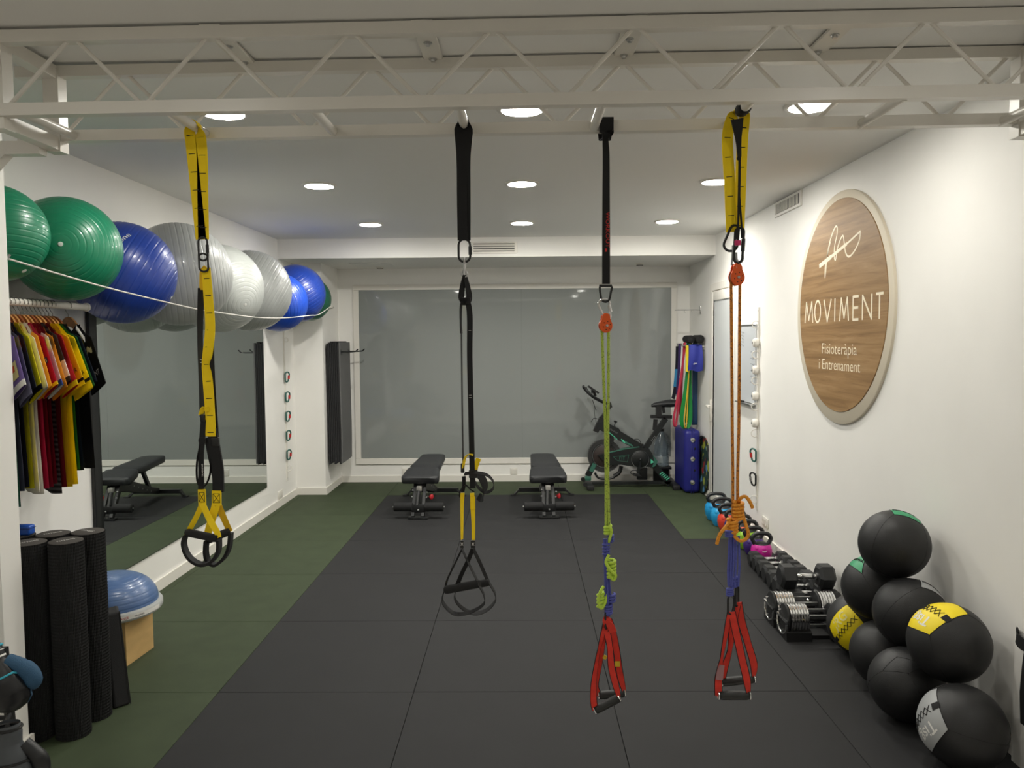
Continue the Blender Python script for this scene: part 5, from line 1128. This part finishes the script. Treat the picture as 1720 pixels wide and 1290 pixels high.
# ------------------------------------------------------------------ foam rollers
def roller(x, y, label, rz):
    t = thing('foam_roller', label, 'foam roller', (x, y, 0), 'tall black foam rollers behind the left jamb'); R = .074; H = .90
    b = B(); n, k = 72, 60; g = .0022; vs = []
    obj('core', B().lathe([(0, .001), (R - .004, .001), (R - .0035, H - .003), (R - .012, H), (0, H)], (x, y, 0), (0, 0, 1), 40), mat('roller_end', (66, 62, 58), .8, bump=.4, bscale=200), t)
    b.grid(lambda a, q: (lambda an, z, r: V((x + math.cos(an) * r, y + math.sin(an) * r, z)))(2 * pi * a, .002 + (H - .006) * q, R - (g if (round(a * 144) % 2 and True) else 0) - (g * .8 if round(q * 120) % 2 else 0)), 144, 120)
    obj('ribbed_skin', b, FOAM, t, ang=20)
    b = B(); text_on(b, 'FITNESS', lambda a, c: V((x + math.cos(rz) * a - math.sin(rz) * c, y + math.sin(rz) * a + math.cos(rz) * c, H + .0006)), .016, .075); obj('white_print', b, WHITEPR, t)
roller(-2.063, 3.430, 'black ribbed foam roller standing in front, nearest the green floor edge', .9)
roller(-2.058, 3.600, 'black ribbed foam roller standing at the back right, before the mirror edge', -.4)
roller(-2.215, 3.405, 'black ribbed foam roller standing in front, half behind the white jamb', .9)
roller(-2.202, 3.562, 'black ribbed foam roller standing at the back in the middle of the group', .8)
roller(-2.352, 3.535, 'black ribbed foam roller at the back left with the small blue block on it', -.2)
o = thing('blue_block', 'small blue plastic block lying on top of the back left foam roller', 'block', (-2.315, 3.52, .90)); obj('block_body', B().box((-2.315, 3.53, .924), (.075, .05, .046), bev=.009, seg=3), mat('blue_plastic', (30, 84, 180), .35), o); obj('lid_seam', B().box((-2.315, 3.53, .932), (.0762, .0512, .002)), DARK, o)

# half dome balance trainer on a wooden box, black foam wedge
PLY = mat('plywood', (206, 170, 112), .6, var=.10, vscale=5, stretch=(1, 1, 3), bump=.1, bscale=60)
bx = thing('wooden_box', 'pale plywood box on the green floor carrying the blue balance dome', 'box', (-2.37, 4.30, 0))
A0 = V((-2.192, 4.159, 0)); A1 = V((-2.170, 4.43, 0)); du = (A1 - A0).normalized(); dn = V((du.y, -du.x, 0)); w_ = .36; hgt = .235
cc = (A0 + A1) / 2 - dn * (w_ / 2); Rm = Matrix((dn, du, Z_)).transposed(); Lb = (A1 - A0).length
for nm, off, sz in (('side_panel', dn * (w_ / 2 - .009), (.018, Lb, hgt)), ('side_panel', -dn * (w_ / 2 - .009), (.018, Lb, hgt)), ('end_panel', du * (Lb / 2 - .009), (w_ - .037, .018, hgt)), ('end_panel', -du * (Lb / 2 - .009), (w_ - .037, .018, hgt))):
    obj(nm, B().box(cc + off + Z_ * (hgt / 2), sz, Rm, bev=.0015, seg=1), PLY, bx)
obj('top_panel', B().box(cc + Z_ * (hgt + .009), (w_, Lb, .018), Rm, bev=.0015, seg=1), PLY, bx)
dc = V((-2.352, 4.32, hgt + .018)); Rd = .270
dm = thing('balance_dome', 'slate blue half ball balance trainer on a grey base, resting on the plywood box', 'balance trainer', dc)
GREYB = mat('grey_base_plastic', (176, 178, 176), .5)
obj('base_platform', B().lathe([(0, 0), (Rd - .03, 0), (Rd - .006, .010), (Rd, .022), (Rd, .045), (Rd - .008, .055), (Rd - .03, .058), (0, .058)], dc, Z_, 64), GREYB, dm)
pf = []
for i in range(70):
    th = pi / 2 * i / 69; g = max(0, 1 - abs(((i / 69 * 9) % 1) - .5) / .12); r = 1 - .008 * g; pf.append((max(0, (Rd - .022) * math.cos(th) ** .8 * r) if i < 69 else 0, .056 + .165 * math.sin(th) * r))
obj('dome', B().lathe(pf, dc, Z_, 64), mat('slate_blue_vinyl', (84, 112, 158), .28, spec=.55, coat=.2), dm, ang=80)
b = B(); RED_P = mat('red_print', (190, 36, 28), .6)
rm = lambda x, z, R=Rd + .0008: dc + V((math.cos(-.62 + x / R) * R, math.sin(-.62 + x / R) * R, .0335 + z))
lw = B(); lw.grid(lambda a, q: rm(-.12 + .30 * a, -.011 + .022 * q), 16, 2); lo = obj('rim_label', lw, WHITEPR, dm)
b = B(); text_on(b, 'BALANCE', lambda x, z: rm(x - .075, z, Rd + .0018), .013, .07); obj('red_lettering', b, RED_P, lo); b = B(); text_on(b, 'TRAINER', lambda x, z: rm(x + .02, z, Rd + .0018), .010, .06); obj('black_lettering', b, BLP, lo)
wd = thing('foam_wedge', 'black foam block standing on end beside the foam rollers', 'foam block', (-2.03, 3.82, 0))
q0, q1, q2, q3 = V((-1.948, 3.72, 0)), V((-2.00, 3.66, 0)), V((-2.12, 3.76, 0)), V((-2.05, 3.88, 0)); tp_ = [V((-2.03, 3.80, .44)), V((-2.075, 3.74, .44)), V((-2.16, 3.80, .44)), V((-2.09, 3.90, .44))]
b = B(); vs = [q0, q1, q2, q3] + tp_; b.add(vs, [(3, 2, 1, 0), (4, 5, 6, 7), (0, 1, 5, 4), (1, 2, 6, 5), (2, 3, 7, 6), (3, 0, 4, 7)], False)
fb = obj('foam_body', b, FOAM, wd); obj('edge_seam', B().tube([q0 + Z_ * .003, tp_[0]], .003, 5), BLACKP, wd)
mod = fb.modifiers.new('soft', 'BEVEL'); mod.width = .012; mod.segments = 3

# ------------------------------------------------------------------ boxing gloves and pads on a stand by the left jamb
LEA = mat('glove_leather', (20, 21, 24), .42, var=.1, vscale=20); MESH = mat('blue_mesh', (44, 84, 116), .7, bump=1, bscale=500); TURQ = mat('turquoise_piping', (64, 176, 200), .5); GLG = mat('grey_leather', (70, 74, 78), .5)
st = thing('glove_stand', 'black metal stand at the left edge holding boxing gloves', 'stand', (-2.03, 2.86, 0))
obj('post', B().bar((-1.975, 2.90, .02), (-2.005, 2.90, .62), .03, .02), BLACKM, st); obj('foot', B().box((-1.965, 2.88, .014), (.08, .22, .028), bev=.006), BLACKP, st)
obj('clip', B().tube([(-1.94, 2.86, .03), (-1.92, 2.84, .06), (-1.935, 2.82, .05)], .007, 6), BLACKP, st)
for z in (.58, .34): obj('peg', B().cyl((-2.10, 2.90, z), (-1.98, 2.90, z), .01, 8), BLACKM, st)
obj('peg', B().tube([(-1.985, 2.89, .36), (-1.90, 2.72, .37), (-1.80, 2.60, .46), (-1.74, 2.52, .50)], .009, 8), BLACKM, st)
def glove(nm, c, ax, side, L, r, body, pipe, palm, label, cuffs=True):
    """mitt with separate thumb: fist end along ax"""
    c, ax, side = V(c), V(ax).normalized(), V(side); side = (side - ax * side.dot(ax)).normalized(); up = ax.cross(side); t = thing('boxing_glove', label, 'boxing glove', c, 'boxing gloves on the stand')
    pr = [(0, .62, .60), (.12, .70, .62), (.26, .66, .56), (.40, .86, .72), (.58, 1.0, .9), (.76, 1.0, .95), (.9, .82, .8), (.97, .5, .5), (1.0, .12, .12)]
    def ringpt(q, an, o=0):
        x = q * (len(pr) - 1); j = min(int(x), len(pr) - 2); f = x - j; f = f * f * (3 - 2 * f); a, b_, d = [pr[j][k] * (1 - f) + pr[j + 1][k] * f for k in range(3)]
        return c + ax * (L * a) + side * (math.cos(an) * r * (b_ + o)) + up * (math.sin(an) * r * .8 * (d + o) - r * .35 * max(0, a - .55))
    b = B(); b.grid(lambda a, q: ringpt(q, 2 * pi * a), 28, 26); obj('mitt', b, body, t, ang=80)
    b = B(); b.grid(lambda a, q: ringpt(.5 + .36 * q, pi * (1.15 + .7 * a), .03), 12, 10); obj('mesh_palm', b, palm, t)
    b = B(); th = [c + ax * (L * a) + side * (r * s_) - up * (r * d) for a, s_, d in ((.32, .55, .25), (.48, .95, .45), (.64, 1.05, .6), (.78, .85, .65), (.84, .75, .62))]; b.tube(spline(th, 4), [r * .34] * 5 + [r * .38] * 6 + [r * .34, r * .3, r * .24, r * .18, r * .12, r * .05][:6], 12); obj('thumb', b, palm, t, ang=80)
    b = B(); b.tube([ringpt(.44 + .001 * k, 2 * pi * k / 20, .03) for k in range(20)], .004, 6, True); b.tube([ringpt(.06, 2 * pi * k / 20, .02) for k in range(20)], .005, 6, True); obj('piping', b, pipe, t)
    if cuffs: b = B(); [b.grid(lambda a, q, z=z: ringpt(z + .016 * q, 2 * pi * a, .03), 20, 1) for z in (.13, .19)]; obj('cuff_stripes', b, WHITEPR, t, kind='stuff')
    return t
glove('a', (-2.00, 2.80, .66), (.50, -.12, -1), (1, -.4, .4), .26, .085, LEA, TURQ, MESH, 'black and blue boxing glove with turquoise piping, topmost on the stand')
glove('b', (-2.21, 2.80, .62), (.25, -.1, -1), (1, -.3, .3), .25, .08, LEA, TURQ, MESH, 'black boxing glove with a turquoise edge, cut by the left frame border')
glove('c', (-1.86, 2.66, .36), (.12, -.05, -1), (1, -.3, .2), .24, .08, GLG, mat('white_piping', (220, 220, 216), .5), LEA, 'dark grey boxing glove with white cuff stripes, lower on the stand')
glove('d', (-1.73, 2.50, .52), (.10, -.05, -1), (1, -.3, .2), .24, .075, GLG, BLACKP, LEA, 'plain grey boxing glove hanging lowest on the stand', False)
# black strap hanging on the right jamb
o = thing('wall_strap', 'black strap with a loop hanging on the right jamb at the frame edge', 'strap', (2.05, 3.12, .55)); b = B(); strap(b, [V((2.045, 3.17, .575)), V((2.03, 3.15, .545)), V((2.035, 3.11, .53)), V((2.06, 3.05, .54))], Z_, .05, .004); obj('upper_loop', b, WEB, o)
b = B(); strap(b, [V((2.05, 3.10, .54)), V((2.046, 3.10, .45)), V((2.04, 3.09, .33)), V((2.045, 3.09, .20))], Y_, [.03, .05, .075, .07], .018); obj('hanging_pad', b, WEB, o)

# ------------------------------------------------------------------ folded exercise mats on a hook rail (pillar side)
hk = thing('mat_hanger', 'black twin arm wall hook on the pillar holding the exercise mats', 'wall hook', (-2.29, 9.25, 1.66))
for y in (9.06, 9.44):
    obj('wall_plate', B().box((-2.284, y, 1.62), (.012, .05, .14), bev=.002), BLACKM, hk); obj('hook_arm', B().tube([(-2.285, y, 1.655), (-2.0, y, 1.655), (-1.94, y, 1.66), (-1.915, y, 1.685)], .008, 8), BLACKM, hk)
MATF = mat('black_mat_foam', (30, 30, 32), .7, bump=.3, bscale=200); MATG = mat('grey_mat_face', (98, 98, 98), .65, bump=.2, bscale=300, var=.05, vscale=5)
for k in range(8):
    x = -2.262 + k * .0205; last = k == 7; ph = k * .7
    ph = .4
    def mp(a, q, s_, x=x): return V((x + s_ * .0082 + .006 * math.sin(q * 5 + ph) * (1 - q) + .004 * math.sin(a * 4 + ph) * (1 - q), 9.0 + .52 * a + .012 * math.sin(q * 3 + ph), .34 + .012 * (k % 3) + (1.755 - .34) * q))
    b = B(); NU, NV = 52, 140
    for s_ in (-1, 1):
        g = B(); g.grid(lambda a, q: mp(a, q, s_), NU, NV)
        keep = [f for f in g.f if all(math.hypot(sum(g.v[n].y for n in f) / 4 - hy, sum(g.v[n].z for n in f) / 4 - 1.655) > .0225 for hy in (9.06, 9.44))]
        b.add(g.v, keep)
    b.grid(lambda a, q: mp(0, q, a * 2 - 1), 1, NV); b.grid(lambda a, q: mp(1, q, a * 2 - 1), 1, NV); b.grid(lambda a, q: mp(q, 1, a * 2 - 1), 1, NU); b.grid(lambda a, q: mp(q, 0, a * 2 - 1), 1, NU)
    pos = ['nearest the pillar', 'second from the pillar', 'third from the pillar', 'fourth from the pillar', 'fifth from the pillar', 'sixth from the pillar', 'just behind the grey one', ''][k]
    o = single('exercise_mat', b, MATG if last else MATF, 'grey exercise mat hanging outermost on the twin arm hook' if last else 'black exercise mat on the twin arm hook, ' + pos, 'exercise mat', (x, 9.26, .34), 'exercise mats hanging on the pillar')
    bb = B()
    for y in (9.06, 9.44): bb.lathe([(.0145, -.0092), (.033, -.0092), (.033, .0092), (.0145, .0092), (.0145, -.0092)], V((x, y, 1.655)), (1, 0, 0), 12)
    obj('eyelet', bb, BLACKM, o, kind='stuff')

# ------------------------------------------------------------------ cable strips with clips on both walls
REDC = mat('red_gate', (196, 40, 40), .4); TEAL = mat('teal_clip', (40, 92, 84), .4)
def strip(wx, n, y, z0, z1, label):
    t = thing('anchor_strip', label, 'anchor strip', (wx, y, z0)); obj('wall_rail', B().bar((wx + n * .006, y, z0), (wx + n * .006, y, z1), .03, .012, Y_), WHITE, t)
    bb = B()
    for z in (z0 + .03, z1 - .03): bb.cyl((wx + n * .012, y, z), (wx + n * .015, y, z), .006, 8)
    obj('screw', bb, STEEL, t, kind='stuff'); return t
def ring(parent, wx, n, y, z, r=.03):
    obj('eye_ring', B().tube([(wx + n * (.03 + r * .9 * math.cos(a)), y + .012 * math.cos(a), z + math.sin(a) * r) for a in [2 * pi * k / 18 for k in range(18)]], .0045, 6, True), WHITE, parent)
L_ = strip(XL, 1, 8.55, .23, 1.92, 'white anchor strip with five clips on the left wall beyond the mirror')
ring(L_, XL, 1, 8.55, 1.80, .022); ring(L_, XL, 1, 8.55, .37, .03)
for z in (1.39, 1.17, .955, .74, .525):
    cb = carabiner('carabiner', L_, (XL + .035, 8.535, z), (.1, 0, 1), (.5, 1, -.1), .11, .055, .008, TEAL, REDC, .15); obj('clip_base', B().bar((XL + .012, 8.55, z - .045), (XL + .012, 8.55, z + .05), .03, .014, Y_), WHITE, cb)
R_s = strip(XR, -1, 6.86, .25, 2.05, 'white anchor strip with round eyes and clips on the right wall beside the whiteboard')
for z, zr in ((1.74, 1.64), (1.50, 1.41), (1.27, 1.18), (1.03, .94)):
    p = obj('round_boss', B().lathe([(0, .05), (.02, .05), (.034, .044), (.04, .03), (.04, .014), (.034, .0)], (XR - .008, 6.860, z), (-1, .1, 0), 22), WHITE, R_s); obj('boss_slot', B().lathe([(.012, .0505), (.014, .052), (.008, .0505)], (XR - .008, 6.860, z), (-1, .1, 0), 14), DARK, p)
for z in (1.90, 1.635, 1.405, 1.175, .94, .35): ring(R_s, XR, -1, 6.860, z, .032)
for z in (.745, .53):
    carabiner('carabiner', R_s, (XR - .04, 6.862, z), (-.12, 0, 1), (-.6, .9, -.1), .115, .055, .008, TEAL if z > .6 else BLACKM, REDC if z > .6 else STEEL, .15)
# whiteboard
wb = thing('whiteboard', 'small whiteboard with handwriting on the right wall beside the door', 'whiteboard', (XR, 7.14, 1.2)); obj('board', B().box((XR - .008, 7.175, 1.545), (.016, .49, .70), bev=.002, seg=1), mat('board_face', (196, 200, 204), .25), wb)
for z in (1.19, 1.90): obj('frame_bar', B().box((XR - .011, 7.175, z), (.022, .50, .014), bev=.002, seg=1), STEEL, wb)
obj('pen_tray', B().box((XR - .03, 7.185, 1.182), (.05, .48, .012), bev=.003), STEEL, wb)
o = single('board_marker', B().cyl((XR - .036, 7.34, 1.196), (XR - .036, 7.22, 1.196), .008, 10), BLACKP, 'black marker pen lying on the whiteboard tray', 'marker', (XR - .036, 7.28, 1.188)); obj('cap', B().cyl((XR - .036, 7.24, 1.196), (XR - .036, 7.20, 1.196), .0092, 10), BLACKM, o)
b = B(); rr = random.Random(3); INK = mat('marker_ink', (60, 62, 70), .6); f2 = lambda x, z: V((XR - .0168, x, z))
for k in range(11):
    z = 1.84 - k * .03 if k < 5 else 1.66 - (k - 5) * .055; y = 7.36 if k < 5 else 7.06; p = []
    for j in range(14): p.append((y - j * .007 if k < 5 else y - j * .009, z + rr.uniform(-.008, .008) - j * .001))
    stroke(b, p, .003, f2)
obj('handwriting', b, INK, wb, kind='stuff')
